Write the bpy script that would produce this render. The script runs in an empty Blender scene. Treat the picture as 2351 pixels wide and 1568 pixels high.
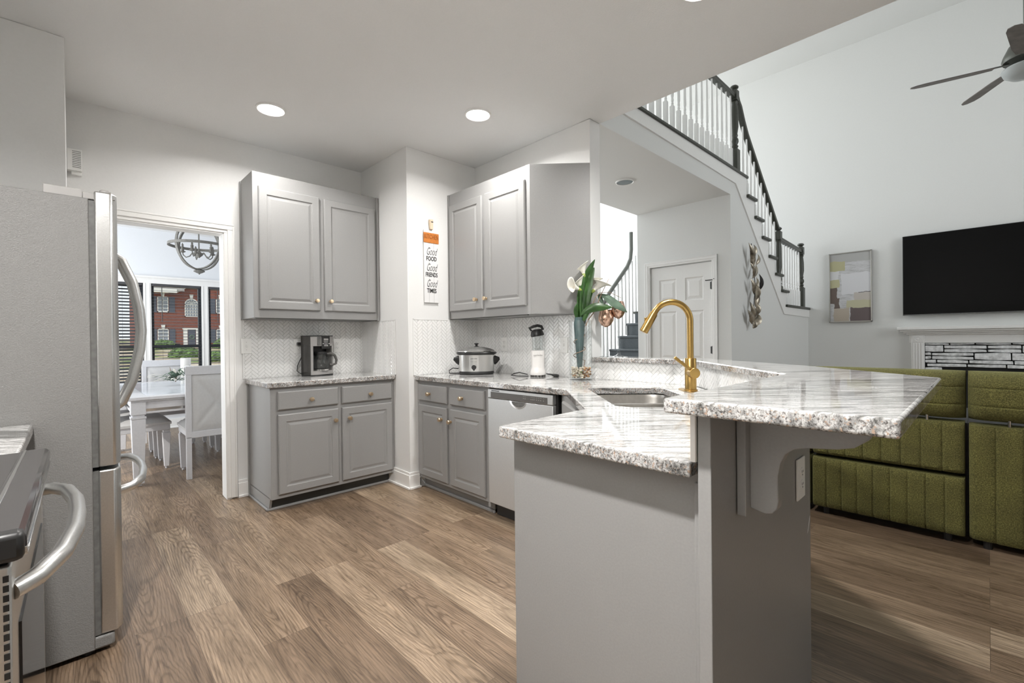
import bpy, bmesh, math, random
from mathutils import Vector, Matrix, geometry
random.seed(7)
sc = bpy.context.scene
C = sc.collection
R = math.radians
PI = math.pi
# ---------------------------------------------------------------- camera
yaw, pit, rol = R(46.01742309), R(-0.31614415), R(-0.65010659)
fw = Vector((math.cos(pit)*math.cos(yaw), math.cos(pit)*math.sin(yaw), math.sin(pit)))
r0 = Vector((math.sin(yaw), -math.cos(yaw), 0)); u0 = r0.cross(fw)
rt = math.cos(rol)*r0 + math.sin(rol)*u0; up = rt.cross(fw)
cd = bpy.data.cameras.new('camera'); cam = bpy.data.objects.new('camera', cd); C.objects.link(cam)
M = Matrix((rt, up, -fw)).transposed().to_4x4(); M.translation = Vector((0, 0, 1.2))
cam.matrix_world = M
cd.sensor_width = 36; cd.lens = 1055.8028/2351*36; cd.clip_start = .05; cd.clip_end = 400
sc.camera = cam
# ---------------------------------------------------------------- world, sun, exposure
w = bpy.data.worlds.new('sky'); sc.world = w; w.use_nodes = True
bgn = w.node_tree.nodes['Background']; bgn.inputs[0].default_value = (.90, .95, 1, 1); bgn.inputs[1].default_value = .8
sun = bpy.data.lights.new('sun', 'SUN'); sun.energy = 1.8; sun.angle = R(1); sun.color = (1, .96, .9)
so = bpy.data.objects.new('sun', sun); C.objects.link(so); so.rotation_euler = Vector((-.75, -.45, .9)).to_track_quat('Z', 'Y').to_euler()
sc.view_settings.view_transform = 'Standard'; sc.view_settings.look = 'None'; sc.view_settings.gamma = 1
sc.view_settings.use_curve_mapping = False; sc.view_settings.exposure = 0.52
sc.cycles.max_bounces = 10; sc.cycles.diffuse_bounces = 5; sc.cycles.glossy_bounces = 4; sc.cycles.transmission_bounces = 8
sc.cycles.use_denoising = True; sc.cycles.sample_clamp_indirect = 6; sc.cycles.caustics_reflective = False; sc.cycles.caustics_refractive = False
CAN_W = 23.0       # power of one recessed ceiling lamp
def daylight_fill(name, loc, aim, sx, sy, power, col=(.93, .97, 1)):
    """daylight lamp added outside the frame, in place of an unseen window"""
    l = bpy.data.lights.new(name, 'AREA'); l.shape = 'RECTANGLE'; l.size = sx; l.size_y = sy; l.energy = power; l.color = col
    o = bpy.data.objects.new(name, l); C.objects.link(o); o.location = loc; o.rotation_euler = Vector(aim).to_track_quat('-Z', 'Z').to_euler(); return o
daylight_fill('dining_fill_lamp', (-1.27, 6.1, 1.6), (1, 0, 0), 3.4, 2.1, 78)  # area lamp added out of view to brighten the dining room
daylight_fill('foyer_fill_lamp', (6.0, 6.9, 2.9), (0, -1, -.05), 4.4, 4.4, 235)  # added lamp at the unseen open front of the foyer
lv = daylight_fill('living_fill_lamp', (6.2, -4.1, 3.0), (.18, 1, -.02), 3.6, 3.6, 54); lv.data.spread = R(112)  # lamp added before the windowless rear wall to light the living room
# ---------------------------------------------------------------- key planes of the house
ZC = 2.755; YA = 4.03; XP = 1.967; YP = 3.235; XB = 2.675; XB2 = 2.795; YB = 1.955
YL = 1.955; XD = 5.23; XF = 8.33; ZL = 5.47; ZLF = 3.06; Y3 = 3.10; YW = 8.0; XS = .005; YS = 3.248

# ---------------------------------------------------------------- materials
def new_mat(name):
    m = bpy.data.materials.new(name); m.use_nodes = True
    return m, m.node_tree, m.node_tree.nodes['Principled BSDF']
def nd(t, typ, **k):
    n = t.nodes.new(typ)
    for a, b in k.items():
        if a.startswith('i_'): n.inputs[int(a[2:])].default_value = b
        else: setattr(n, a, b)
    return n
def simple(name, col, rough=.5, metal=0, bump=0, bscale=60, spec=.5, var=0, **kw):
    m, t, p = new_mat(name)
    p.inputs['Base Color'].default_value = (*col, 1); p.inputs['Roughness'].default_value = rough
    p.inputs['Metallic'].default_value = metal; p.inputs['Specular IOR Level'].default_value = spec
    for a, b in kw.items(): p.inputs[a.replace('_', ' ')].default_value = b
    tc = nd(t, 'ShaderNodeTexCoord'); n = nd(t, 'ShaderNodeTexNoise'); n.inputs['Scale'].default_value = bscale; n.inputs['Detail'].default_value = 3
    t.links.new(tc.outputs['Object'], n.inputs['Vector'])
    if bump:
        b = nd(t, 'ShaderNodeBump'); b.inputs['Strength'].default_value = bump; b.inputs['Distance'].default_value = .002
        t.links.new(n.outputs[0], b.inputs['Height']); t.links.new(b.outputs[0], p.inputs['Normal'])
    r = nd(t, 'ShaderNodeValToRGB'); v = var
    r.color_ramp.elements[0].position = .3; r.color_ramp.elements[1].position = .7
    r.color_ramp.elements[0].color = (*[c*(1-v) for c in col], 1); r.color_ramp.elements[1].color = (*[min(1, c*(1+v)) for c in col], 1)
    t.links.new(n.outputs[0], r.inputs[0]); t.links.new(r.outputs[0], p.inputs['Base Color'])
    return m
def ramp(t, stops):
    r = nd(t, 'ShaderNodeValToRGB'); e = r.color_ramp.elements
    while len(e) < len(stops): e.new(.5)
    for i, (pos, c) in enumerate(stops): e[i].position = pos; e[i].color = (*c, 1)
    return r
def mapping(t, src, scale=(1, 1, 1), rot=(0, 0, 0)):
    mp = nd(t, 'ShaderNodeMapping'); mp.inputs['Scale'].default_value = scale; mp.inputs['Rotation'].default_value = rot
    t.links.new(src, mp.inputs['Vector']); return mp.outputs[0]
def mix(t, fac, a, b, blend='MIX'):
    m = nd(t, 'ShaderNodeMix', data_type='RGBA', blend_type=blend)
    for k, v in ((0, fac), (6, a), (7, b)):
        if isinstance(v, (int, float)): m.inputs[k].default_value = v
        elif isinstance(v, tuple): m.inputs[k].default_value = (*v, 1)
        else: t.links.new(v, m.inputs[k])
    return m.outputs[2]
def noise(t, vec, scale, detail=4, rough=.6, dist=0):
    n = nd(t, 'ShaderNodeTexNoise'); n.inputs['Scale'].default_value = scale; n.inputs['Detail'].default_value = detail
    n.inputs['Roughness'].default_value = rough; n.inputs['Distortion'].default_value = dist
    t.links.new(vec, n.inputs['Vector']); return n.outputs[0]

MT = {}
MT['wall'] = simple('wall_paint', (.80, .80, .79), .6, bump=.15, bscale=90, var=.01)
MT['lwall'] = simple('living_wall_paint', (.74, .745, .73), .6, bump=.15, bscale=90, var=.01)
MT['dwall'] = simple('dining_wall_paint', (.78, .80, .83), .6, bump=.1, bscale=90, var=.01)
MT['ceil'] = simple('ceiling_paint', (.86, .865, .865), .8, bump=.5, bscale=140, var=.01)
MT['trim'] = simple('white_trim_paint', (.86, .855, .84), .35, var=.01)
MT['cab'] = simple('grey_cabinet_paint', (.29, .288, .283), .38, bump=.12, bscale=160, var=.03)
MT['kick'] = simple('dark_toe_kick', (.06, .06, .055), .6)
MT['brass'] = simple('brushed_brass', (.50, .325, .11), .28, 1, bump=.1, bscale=300)
MT['brassk'] = simple('knob_bronze', (.80, .62, .42), .28, 1)
MT['dwsteel'] = simple('pale_brushed_steel', (.62, .63, .63), .42, .75, bump=.05, bscale=200, var=.03)
MT['steel'] = simple('stainless_steel', (.66, .66, .65), .3, 1, bump=.05, bscale=200, var=.05)
MT['chrome'] = simple('chrome', (.8, .8, .8), .1, 1)
MT['fside'] = simple('fridge_side_grey', (.20, .197, .19), .5, bump=.8, bscale=260, var=.05)
MT['gasket'] = simple('door_gasket', (.12, .12, .115), .5, var=.2)
MT['blackglass'] = simple('black_glass', (.03, .028, .028), .08)
MT['black'] = simple('black_plastic', (.015, .015, .015), .35)
MT['darkpl'] = simple('dark_grey_plastic', (.09, .085, .08), .35)
MT['greypl'] = simple('grey_plastic', (.33, .32, .31), .35)
MT['whitepl'] = simple('white_plastic', (.82, .80, .78), .3)
MT['plate'] = simple('outlet_white', (.84, .84, .82), .35)
MT['slot'] = simple('slot_dark', (.08, .08, .08), .5)
MT['tile'] = simple('glazed_white_tile', (.87, .87, .86), .16, var=.02)
MT['grout'] = simple('grout', (.60, .60, .58), .8)
MT['rail'] = simple('dark_rail_paint', (.045, .048, .038), .4, var=.1)
MT['balus'] = simple('white_baluster_paint', (.80, .80, .79), .4)
MT['litrail'] = simple('rail_paint_lit_copy', (.16, .17, .155), .35)  # dark rail paint lightened: the light on it is put into the colour
MT['tread'] = simple('dark_tread', (.085, .10, .11), .4, var=.1)
MT['tv'] = simple('tv_screen', (.002, .002, .002), .35, spec=.15)
MT['stone'] = simple('whitewashed_stone', (.78, .79, .80), .85, bump=1, bscale=25, var=.25)
MT['charcoal'] = simple('mortar_black', (.02, .02, .02), .9)
def thin_glass(name, col, ior=1.45, boost=1):
    """thin clear glass: passes light straight through and mirrors by its Fresnel reflectance"""
    m, t, p = new_mat(name); t.nodes.remove(p); out = t.nodes['Material Output']
    tr = nd(t, 'ShaderNodeBsdfTransparent'); tr.inputs[0].default_value = (*col, 1); gl = nd(t, 'ShaderNodeBsdfGlossy'); gl.inputs['Roughness'].default_value = .02
    fr = nd(t, 'ShaderNodeLayerWeight'); fr.inputs[0].default_value = .5; mx = nd(t, 'ShaderNodeMixShader')
    pw = nd(t, 'ShaderNodeMath', operation='POWER'); pw.inputs[1].default_value = 4; t.links.new(fr.outputs['Facing'], pw.inputs[0])
    mu = nd(t, 'ShaderNodeMath', operation='MULTIPLY_ADD', use_clamp=True); mu.inputs[1].default_value = .45*boost; mu.inputs[2].default_value = .05*(ior-1)*2; t.links.new(pw.outputs[0], mu.inputs[0])
    t.links.new(mu.outputs[0], mx.inputs[0]); t.links.new(tr.outputs[0], mx.inputs[1]); t.links.new(gl.outputs[0], mx.inputs[2]); t.links.new(mx.outputs[0], out.inputs[0]); return m
MT['glass'] = thin_glass('clear_glass', (.97, .98, .98), 1.5, 1.2)
MT['pane'] = thin_glass('window_pane', (.97, .98, .98), 1.2, 1)
MT['frost'] = simple('frosted_glass', (.75, .80, .80), .3, Transmission_Weight=.3)
MT['fanw'] = simple('weathered_fan_wood', (.17, .15, .135), .5, var=.25, bscale=12)
MT['fanm'] = simple('fan_metal', (.12, .125, .11), .4, .6)
MT['sash'] = simple('black_window_sash', (.02, .024, .03), .4)
MT['blind'] = simple('dark_blind', (.06, .06, .065), .5)
MT['dwood'] = simple('silver_dining_wood', (.62, .62, .64), .35, var=.03)
MT['dfab'] = simple('silver_leatherette', (.56, .555, .55), .38, var=.03)
MT['dtop'] = simple('pale_blue_table_top', (.72, .76, .82), .12, var=.04, bscale=6)
MT['bull'] = simple('goblet_copper_mercury', (.74, .44, .33), .2, .85, var=.55, bscale=60)
MT['petal'] = simple('calla_petal', (.86, .84, .76), .45, var=.03)
MT['spadix'] = simple('calla_throat_green', (.35, .45, .10), .5)
MT['leaf'] = simple('dark_leaf', (.03, .085, .018), .35, var=.5, bscale=14)
MT['leaf2'] = simple('dusty_leaf', (.10, .16, .11), .5, var=.3, bscale=14)
MT['wrap'] = simple('bluegreen_stem_wrap', (.045, .085, .085), .45, var=.3, bscale=20)
MT['stem'] = simple('pale_stem', (.35, .45, .16), .4)
MT['twig'] = simple('brown_twig', (.28, .19, .13), .7, var=.3)
MT['peb1'] = simple('cream_pebble', (.62, .55, .44), .5, var=.3)
MT['peb2'] = simple('amber_pebble', (.42, .20, .07), .4, var=.4)
MT['signw'] = simple('white_sign_wood', (.80, .80, .80), .5)
MT['signo'] = simple('orange_sign_wood', (.56, .19, .035), .5, var=.1)
MT['signk'] = simple('burnt_lettering', (.30, .08, .01), .6)
MT['ink'] = simple('black_ink', (.02, .02, .02), .6)
MT['clip'] = simple('pale_wood_clip', (.72, .58, .42), .6)
MT['metalleaf'] = simple('silver_gold_leaf_metal', (.34, .30, .24), .36, .7, var=.6, bscale=18)
MT['darkmetal'] = simple('dark_metal_leaf', (.05, .05, .05), .35, .8)
MT['pframe'] = simple('silver_picture_frame', (.45, .44, .41), .3, .7)
MT['chand'] = simple('grey_wood_chandelier', (.17, .165, .15), .55, var=.2)
MT['bulb'] = simple('candle_sleeve', (.6, .58, .5), .4)
MT['candle'] = simple('white_candle', (.85, .83, .8), .5)
MT['foot'] = simple('black_foot', (.02, .02, .02), .5)
MT['housew'] = simple('white_house_trim', (.75, .75, .72), .6)
MT['shut'] = simple('dark_shutter', (.07, .08, .11), .6)
MT['roof'] = simple('grey_shingle', (.35, .34, .33), .9, var=.2)
MT['hglass'] = simple('house_window_glass', (.25, .28, .32), .1)
MT['bush'] = simple('bush_leaf', (.10, .17, .045), .7, var=.7, bscale=5, bump=1)
MT['sink'] = simple('sink_steel', (.55, .53, .50), .32, 1, var=.06)
MT['chip'] = simple('chipped_paint_white', (.8, .8, .8), .6)
MT['ulwood'] = simple('raw_plywood', (.35, .2, .09), .7)

def m_floor():
    m, t, p = new_mat('vinyl_plank_floor'); tc = nd(t, 'ShaderNodeTexCoord')
    sp = nd(t, 'ShaderNodeSeparateXYZ'); cb = nd(t, 'ShaderNodeCombineXYZ')
    t.links.new(tc.outputs['Object'], sp.inputs[0]); t.links.new(sp.outputs[1], cb.inputs[0]); t.links.new(sp.outputs[0], cb.inputs[1])
    br = nd(t, 'ShaderNodeTexBrick'); br.offset = .37; br.offset_frequency = 3
    br.inputs['Color1'].default_value = (0, 0, 0, 1); br.inputs['Color2'].default_value = (1, 1, 1, 1); br.inputs['Mortar'].default_value = (.5, .5, .5, 1)
    br.inputs['Scale'].default_value = 1; br.inputs['Mortar Size'].default_value = .0008; br.inputs['Mortar Smooth'].default_value = 0
    br.inputs['Brick Width'].default_value = 1.22; br.inputs['Row Height'].default_value = .18
    t.links.new(cb.outputs[0], br.inputs['Vector'])
    # shift the grain from plank to plank
    off = nd(t, 'ShaderNodeVectorMath', operation='SCALE'); off.inputs['Scale'].default_value = 37.0
    t.links.new(br.outputs['Color'], off.inputs[0])
    ad = nd(t, 'ShaderNodeVectorMath', operation='ADD'); t.links.new(cb.outputs[0], ad.inputs[0]); t.links.new(off.outputs[0], ad.inputs[1])
    v = ad.outputs[0]
    broad = noise(t, mapping(t, v, (.9, 5, 1)), 1.6, 3, .55, .6)
    grain = noise(t, mapping(t, v, (1.4, 26, 1)), 3.2, 6, .65, .3)
    fine = noise(t, mapping(t, v, (6, 160, 1)), 2, 4, .6)
    # oval "cathedral" figure centred somewhere in each plank
    def mth(op, a, b_=None, c=None):
        n = nd(t, 'ShaderNodeMath', operation=op)
        for i, q in enumerate((a, b_, c)):
            if q is None: continue
            if isinstance(q, (int, float)): n.inputs[i].default_value = q
            else: t.links.new(q, n.inputs[i])
        return n.outputs[0]
    rnd = nd(t, 'ShaderNodeSeparateXYZ'); t.links.new(br.outputs['Color'], rnd.inputs[0]); r_ = rnd.outputs[0]
    ly = mth('SUBTRACT', mth('FLOORED_MODULO', sp.outputs[0], .18), mth('MULTIPLY_ADD', r_, .09, .045))
    lx = mth('SUBTRACT', mth('FLOORED_MODULO', mth('MULTIPLY_ADD', r_, 9.7, sp.outputs[1]), 1.7), .85)
    wob = mth('SUBTRACT', noise(t, mapping(t, v, (2.2, 9, 1)), 1.5, 3, .5), .5)
    ov = nd(t, 'ShaderNodeCombineXYZ'); t.links.new(mth('ADD', mth('MULTIPLY', lx, .085), mth('MULTIPLY', wob, .03)), ov.inputs[0]); t.links.new(mth('ADD', ly, mth('MULTIPLY', wob, .035)), ov.inputs[1])
    ln = nd(t, 'ShaderNodeVectorMath', operation='LENGTH'); t.links.new(ov.outputs[0], ln.inputs[0])
    rad = mth('POWER', ln.outputs['Value'], .85)
    ring = mth('MULTIPLY_ADD', mth('SINE', mth('MULTIPLY', rad, 560)), .5, .5)
    base = ramp(t, [(0, (.155, .108, .072)), (.25, (.205, .146, .099)), (.5, (.235, .170, .115)), (.75, (.265, .197, .136)), (.93, (.34, .262, .186)), (1, (.17, .125, .09))])
    t.links.new(br.outputs['Color'], base.inputs[0])
    g1 = ramp(t, [(.27, (.45, .41, .38)), (.5, (1, 1, 1)), (.78, (1.32, 1.29, 1.24))]); t.links.new(grain, g1.inputs[0])
    g2 = ramp(t, [(.3, (.68, .66, .63)), (.6, (1.12, 1.12, 1.12))]); t.links.new(broad, g2.inputs[0])
    g3 = ramp(t, [(.0, (.66, .63, .60)), (.4, (1.0, 1.0, 1.0)), (1, (1.08, 1.08, 1.08))]); t.links.new(ring, g3.inputs[0])
    c = mix(t, 1, base.outputs[0], g1.outputs[0], 'MULTIPLY'); c = mix(t, 1, c, g2.outputs[0], 'MULTIPLY')
    fig = ramp(t, [(.35, (.25, .25, .25)), (.6, (.95, .95, .95))]); t.links.new(noise(t, mapping(t, v, (.6, 2, 1)), 1.3, 2), fig.inputs[0])
    c = mix(t, fig.outputs[0], c, mix(t, 1, c, g3.outputs[0], 'MULTIPLY'))
    gf = ramp(t, [(.34, (.62, .60, .58)), (.5, (1.0, 1.0, 1.0)), (.7, (1.12, 1.12, 1.12))]); t.links.new(noise(t, mapping(t, v, (2.2, 70, 1)), 2.4, 5, .7, .2), gf.inputs[0]); c = mix(t, .85, c, gf.outputs[0], 'MULTIPLY')
    c = mix(t, br.outputs['Fac'], c, (.10, .07, .05))
    t.links.new(c, p.inputs['Base Color'])
    rr = ramp(t, [(.3, (.30, .30, .30)), (.7, (.42, .42, .42))]); t.links.new(fine, rr.inputs[0]); t.links.new(rr.outputs[0], p.inputs['Roughness'])
    b = nd(t, 'ShaderNodeBump'); b.inputs['Strength'].default_value = .25; b.inputs['Distance'].default_value = .001
    t.links.new(fine, b.inputs['Height']); t.links.new(b.outputs[0], p.inputs['Normal'])
    return m
MT['floor'] = m_floor()

def m_granite():
    m, t, p = new_mat('white_veined_granite'); tc = nd(t, 'ShaderNodeTexCoord'); o = tc.outputs['Object']
    ang = R(44)
    st = mapping(t, o, (1, 1, 1), (0, 0, ang))
    streak = noise(t, mapping(t, st, (12, 62, 34)), 1, 7, .74, 1.6)
    mid = noise(t, mapping(t, st, (2.2, 22, 14)), 1, 5, .62, 1.2)
    bigst = noise(t, mapping(t, st, (1.3, 8, 7)), 1, 5, .62, 1.6)
    sp = noise(t, o, 210, 3, .75); sp2 = noise(t, o, 150, 4, .72); br = noise(t, o, 110, 3, .65)
    base = ramp(t, [(.34, (.16, .16, .155)), (.44, (.42, .415, .405)), (.53, (.64, .635, .625)), (.8, (.76, .755, .745))]); t.links.new(streak, base.inputs[0])
    md = ramp(t, [(.36, (.42, .42, .41)), (.50, (1, 1, 1))]); t.links.new(mid, md.inputs[0])
    vein = ramp(t, [(.31, (.18, .18, .18)), (.39, (.55, .55, .55)), (.45, (1, 1, 1))]); t.links.new(bigst, vein.inputs[0])
    c = mix(t, 1, base.outputs[0], md.outputs[0], 'MULTIPLY'); c = mix(t, .85, c, vein.outputs[0], 'MULTIPLY')
    s1 = ramp(t, [(.36, (.35, .35, .34)), (.46, (.95, .95, .95)), (.55, (1, 1, 1))]); t.links.new(sp, s1.inputs[0])
    s2 = ramp(t, [(.36, (.12, .11, .11)), (.44, (.52, .50, .49)), (.50, (1.0, 1.0, 1.0))]); t.links.new(sp2, s2.inputs[0])
    # the sawn edges show the crystals end-on: coarser dark and rusty speckle
    g = nd(t, 'ShaderNodeNewGeometry'); sx = nd(t, 'ShaderNodeSeparateXYZ'); t.links.new(g.outputs['Normal'], sx.inputs[0])
    edge = ramp(t, [(.2, (1, 1, 1)), (.7, (0, 0, 0))]); t.links.new(sx.outputs[2], edge.inputs[0])
    s2b = mix(t, edge.outputs[0], (1, 1, 1), s2.outputs[0])
    c = mix(t, .6, c, s1.outputs[0], 'MULTIPLY'); c = mix(t, 1, c, s2b, 'MULTIPLY')
    bm_ = ramp(t, [(.57, (0, 0, 0)), (.64, (1, 1, 1))]); t.links.new(br, bm_.inputs[0])
    bf = mix(t, 1, bm_.outputs[0], edge.outputs[0], 'MULTIPLY')
    c = mix(t, bf, c, (.40, .29, .22))
    t.links.new(c, p.inputs['Base Color']); p.inputs['Roughness'].default_value = .06; p.inputs['Coat Weight'].default_value = .15; p.inputs['Coat Roughness'].default_value = .03
    return m
MT['granite'] = m_granite()

def m_fabric():
    m, t, p = new_mat('olive_boucle_fabric'); tc = nd(t, 'ShaderNodeTexCoord'); o = tc.outputs['Object']
    a = noise(t, o, 170, 3, .75); b_ = noise(t, o, 7, 3, .5)
    r = ramp(t, [(.34, (.040, .040, .010)), (.5, (.095, .090, .022)), (.68, (.20, .185, .062))]); t.links.new(a, r.inputs[0])
    r2 = ramp(t, [(.3, (.8, .78, .75)), (.7, (1.15, 1.15, 1.1))]); t.links.new(b_, r2.inputs[0])
    t.links.new(mix(t, 1, r.outputs[0], r2.outputs[0], 'MULTIPLY'), p.inputs['Base Color'])
    p.inputs['Roughness'].default_value = .95; p.inputs['Sheen Weight'].default_value = .3; p.inputs['Sheen Tint'].default_value = (.5, .5, .2, 1)
    b = nd(t, 'ShaderNodeBump'); b.inputs['Strength'].default_value = .9; b.inputs['Distance'].default_value = .004
    t.links.new(a, b.inputs['Height']); t.links.new(b.outputs[0], p.inputs['Normal'])
    return m
MT['olive'] = m_fabric()

def m_brick():
    m, t, p = new_mat('red_brick_wall'); tc = nd(t, 'ShaderNodeTexCoord'); sp = nd(t, 'ShaderNodeSeparateXYZ'); cb = nd(t, 'ShaderNodeCombineXYZ')
    t.links.new(tc.outputs['Object'], sp.inputs[0]); t.links.new(sp.outputs[0], cb.inputs[0]); t.links.new(sp.outputs[2], cb.inputs[1])
    br = nd(t, 'ShaderNodeTexBrick'); br.inputs['Scale'].default_value = 1
    br.inputs['Color1'].default_value = (.15, .035, .022, 1); br.inputs['Color2'].default_value = (.22, .055, .035, 1); br.inputs['Mortar'].default_value = (.22, .13, .10, 1)
    br.inputs['Brick Width'].default_value = .22; br.inputs['Row Height'].default_value = .075; br.inputs['Mortar Size'].default_value = .008
    t.links.new(cb.outputs[0], br.inputs['Vector']); t.links.new(br.outputs[0], p.inputs['Base Color']); p.inputs['Roughness'].default_value = .85
    return m
MT['brick'] = m_brick()

def m_grass():
    m, t, p = new_mat('lawn_and_pine_straw'); tc = nd(t, 'ShaderNodeTexCoord'); o = tc.outputs['Object']
    a = noise(t, o, .35, 3, .6); b_ = noise(t, o, 9, 4, .7)
    r = ramp(t, [(.42, (.13, .19, .05)), (.5, (.40, .30, .20)), (.6, (.55, .50, .42))]); t.links.new(a, r.inputs[0])
    r2 = ramp(t, [(.3, (.55, .55, .55)), (.7, (1.3, 1.3, 1.3))]); t.links.new(b_, r2.inputs[0])
    t.links.new(mix(t, 1, r.outputs[0], r2.outputs[0], 'MULTIPLY'), p.inputs['Base Color']); p.inputs['Roughness'].default_value = .9
    return m
MT['grass'] = m_grass()

def m_paint():
    # abstract canvas in soft blocks; object coordinates: y runs across the canvas (0..1), z up (0..1)
    m, t, p = new_mat('abstract_canvas'); tc = nd(t, 'ShaderNodeTexCoord'); o = tc.outputs['Object']
    nz = nd(t, 'ShaderNodeTexNoise'); nz.inputs['Scale'].default_value = 9; nz.inputs['Detail'].default_value = 5; t.links.new(o, nz.inputs['Vector'])
    sb = nd(t, 'ShaderNodeVectorMath', operation='SUBTRACT'); sb.inputs[1].default_value = (.5, .5, .5); t.links.new(nz.outputs['Color'], sb.inputs[0])
    sc_ = nd(t, 'ShaderNodeVectorMath', operation='SCALE'); sc_.inputs['Scale'].default_value = .06; t.links.new(sb.outputs[0], sc_.inputs[0])
    ad = nd(t, 'ShaderNodeVectorMath', operation='ADD'); t.links.new(o, ad.inputs[0]); t.links.new(sc_.outputs[0], ad.inputs[1])
    sp = nd(t, 'ShaderNodeSeparateXYZ'); t.links.new(ad.outputs[0], sp.inputs[0])
    def rng(src, a, b):
        g = nd(t, 'ShaderNodeMath', operation='GREATER_THAN'); g.inputs[1].default_value = a; t.links.new(src, g.inputs[0])
        l = nd(t, 'ShaderNodeMath', operation='LESS_THAN'); l.inputs[1].default_value = b; t.links.new(src, l.inputs[0])
        k = nd(t, 'ShaderNodeMath', operation='MULTIPLY'); t.links.new(g.outputs[0], k.inputs[0]); t.links.new(l.outputs[0], k.inputs[1]); return k.outputs[0]
    st = noise(t, mapping(t, o, (1, 3, 16)), 3, 5, .7)
    g0 = ramp(t, [(.3, (.36, .36, .36)), (.5, (.55, .55, .56)), (.7, (.62, .62, .64))]); t.links.new(st, g0.inputs[0])
    c = g0.outputs[0]
    W, H = .52, 1.03
    def blk(c, y0, y1, z0, z1, col):
        k = nd(t, 'ShaderNodeMath', operation='MULTIPLY'); t.links.new(rng(sp.outputs[1], y0*W, y1*W), k.inputs[0]); t.links.new(rng(sp.outputs[2], z0*H, z1*H), k.inputs[1])
        return mix(t, k.outputs[0], c, col)
    # across: 0 = left as seen, 1 = right as seen (the canvas object is turned so)
    c = blk(c, -.1, 1.1, .86, 1.1, (.42, .42, .41)); c = blk(c, .3, 1.1, .40, .70, (.66, .66, .68))
    c = blk(c, -.1, .38, .74, .88, (.45, .43, .26)); c = blk(c, -.1, .24, .62, .74, (.64, .64, .65)); c = blk(c, -.1, .26, .50, .62, (.47, .45, .28))
    c = blk(c, -.1, .2, .28, .50, (.15, .115, .10)); c = blk(c, .12, .24, .20, .34, (.15, .115, .10)); c = blk(c, .12, .48, -.1, .2, (.46, .40, .33))
    c = blk(c, .58, 1.1, .31, .42, (.52, .48, .44)); c = blk(c, .42, 1.1, .20, .31, (.50, .48, .33)); c = blk(c, .5, 1.1, -.1, .2, (.14, .11, .11))
    c = blk(c, .68, 1.1, .415, .425, (.08, .08, .08))
    t.links.new(c, p.inputs['Base Color']); p.inputs['Roughness'].default_value = .7
    return m
MT['canvas'] = m_paint()
def emis(name, col, s):
    m, t, p = new_mat(name); p.inputs['Base Color'].default_value = (*col, 1)
    p.inputs['Emission Color'].default_value = (*col, 1); p.inputs['Emission Strength'].default_value = s; return m
MT['led'] = emis('lit_led_lens', (1, .95, .88), 14)
MT['offl'] = simple('unlit_lamp_recess', (.16, .20, .21), .4)

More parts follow.
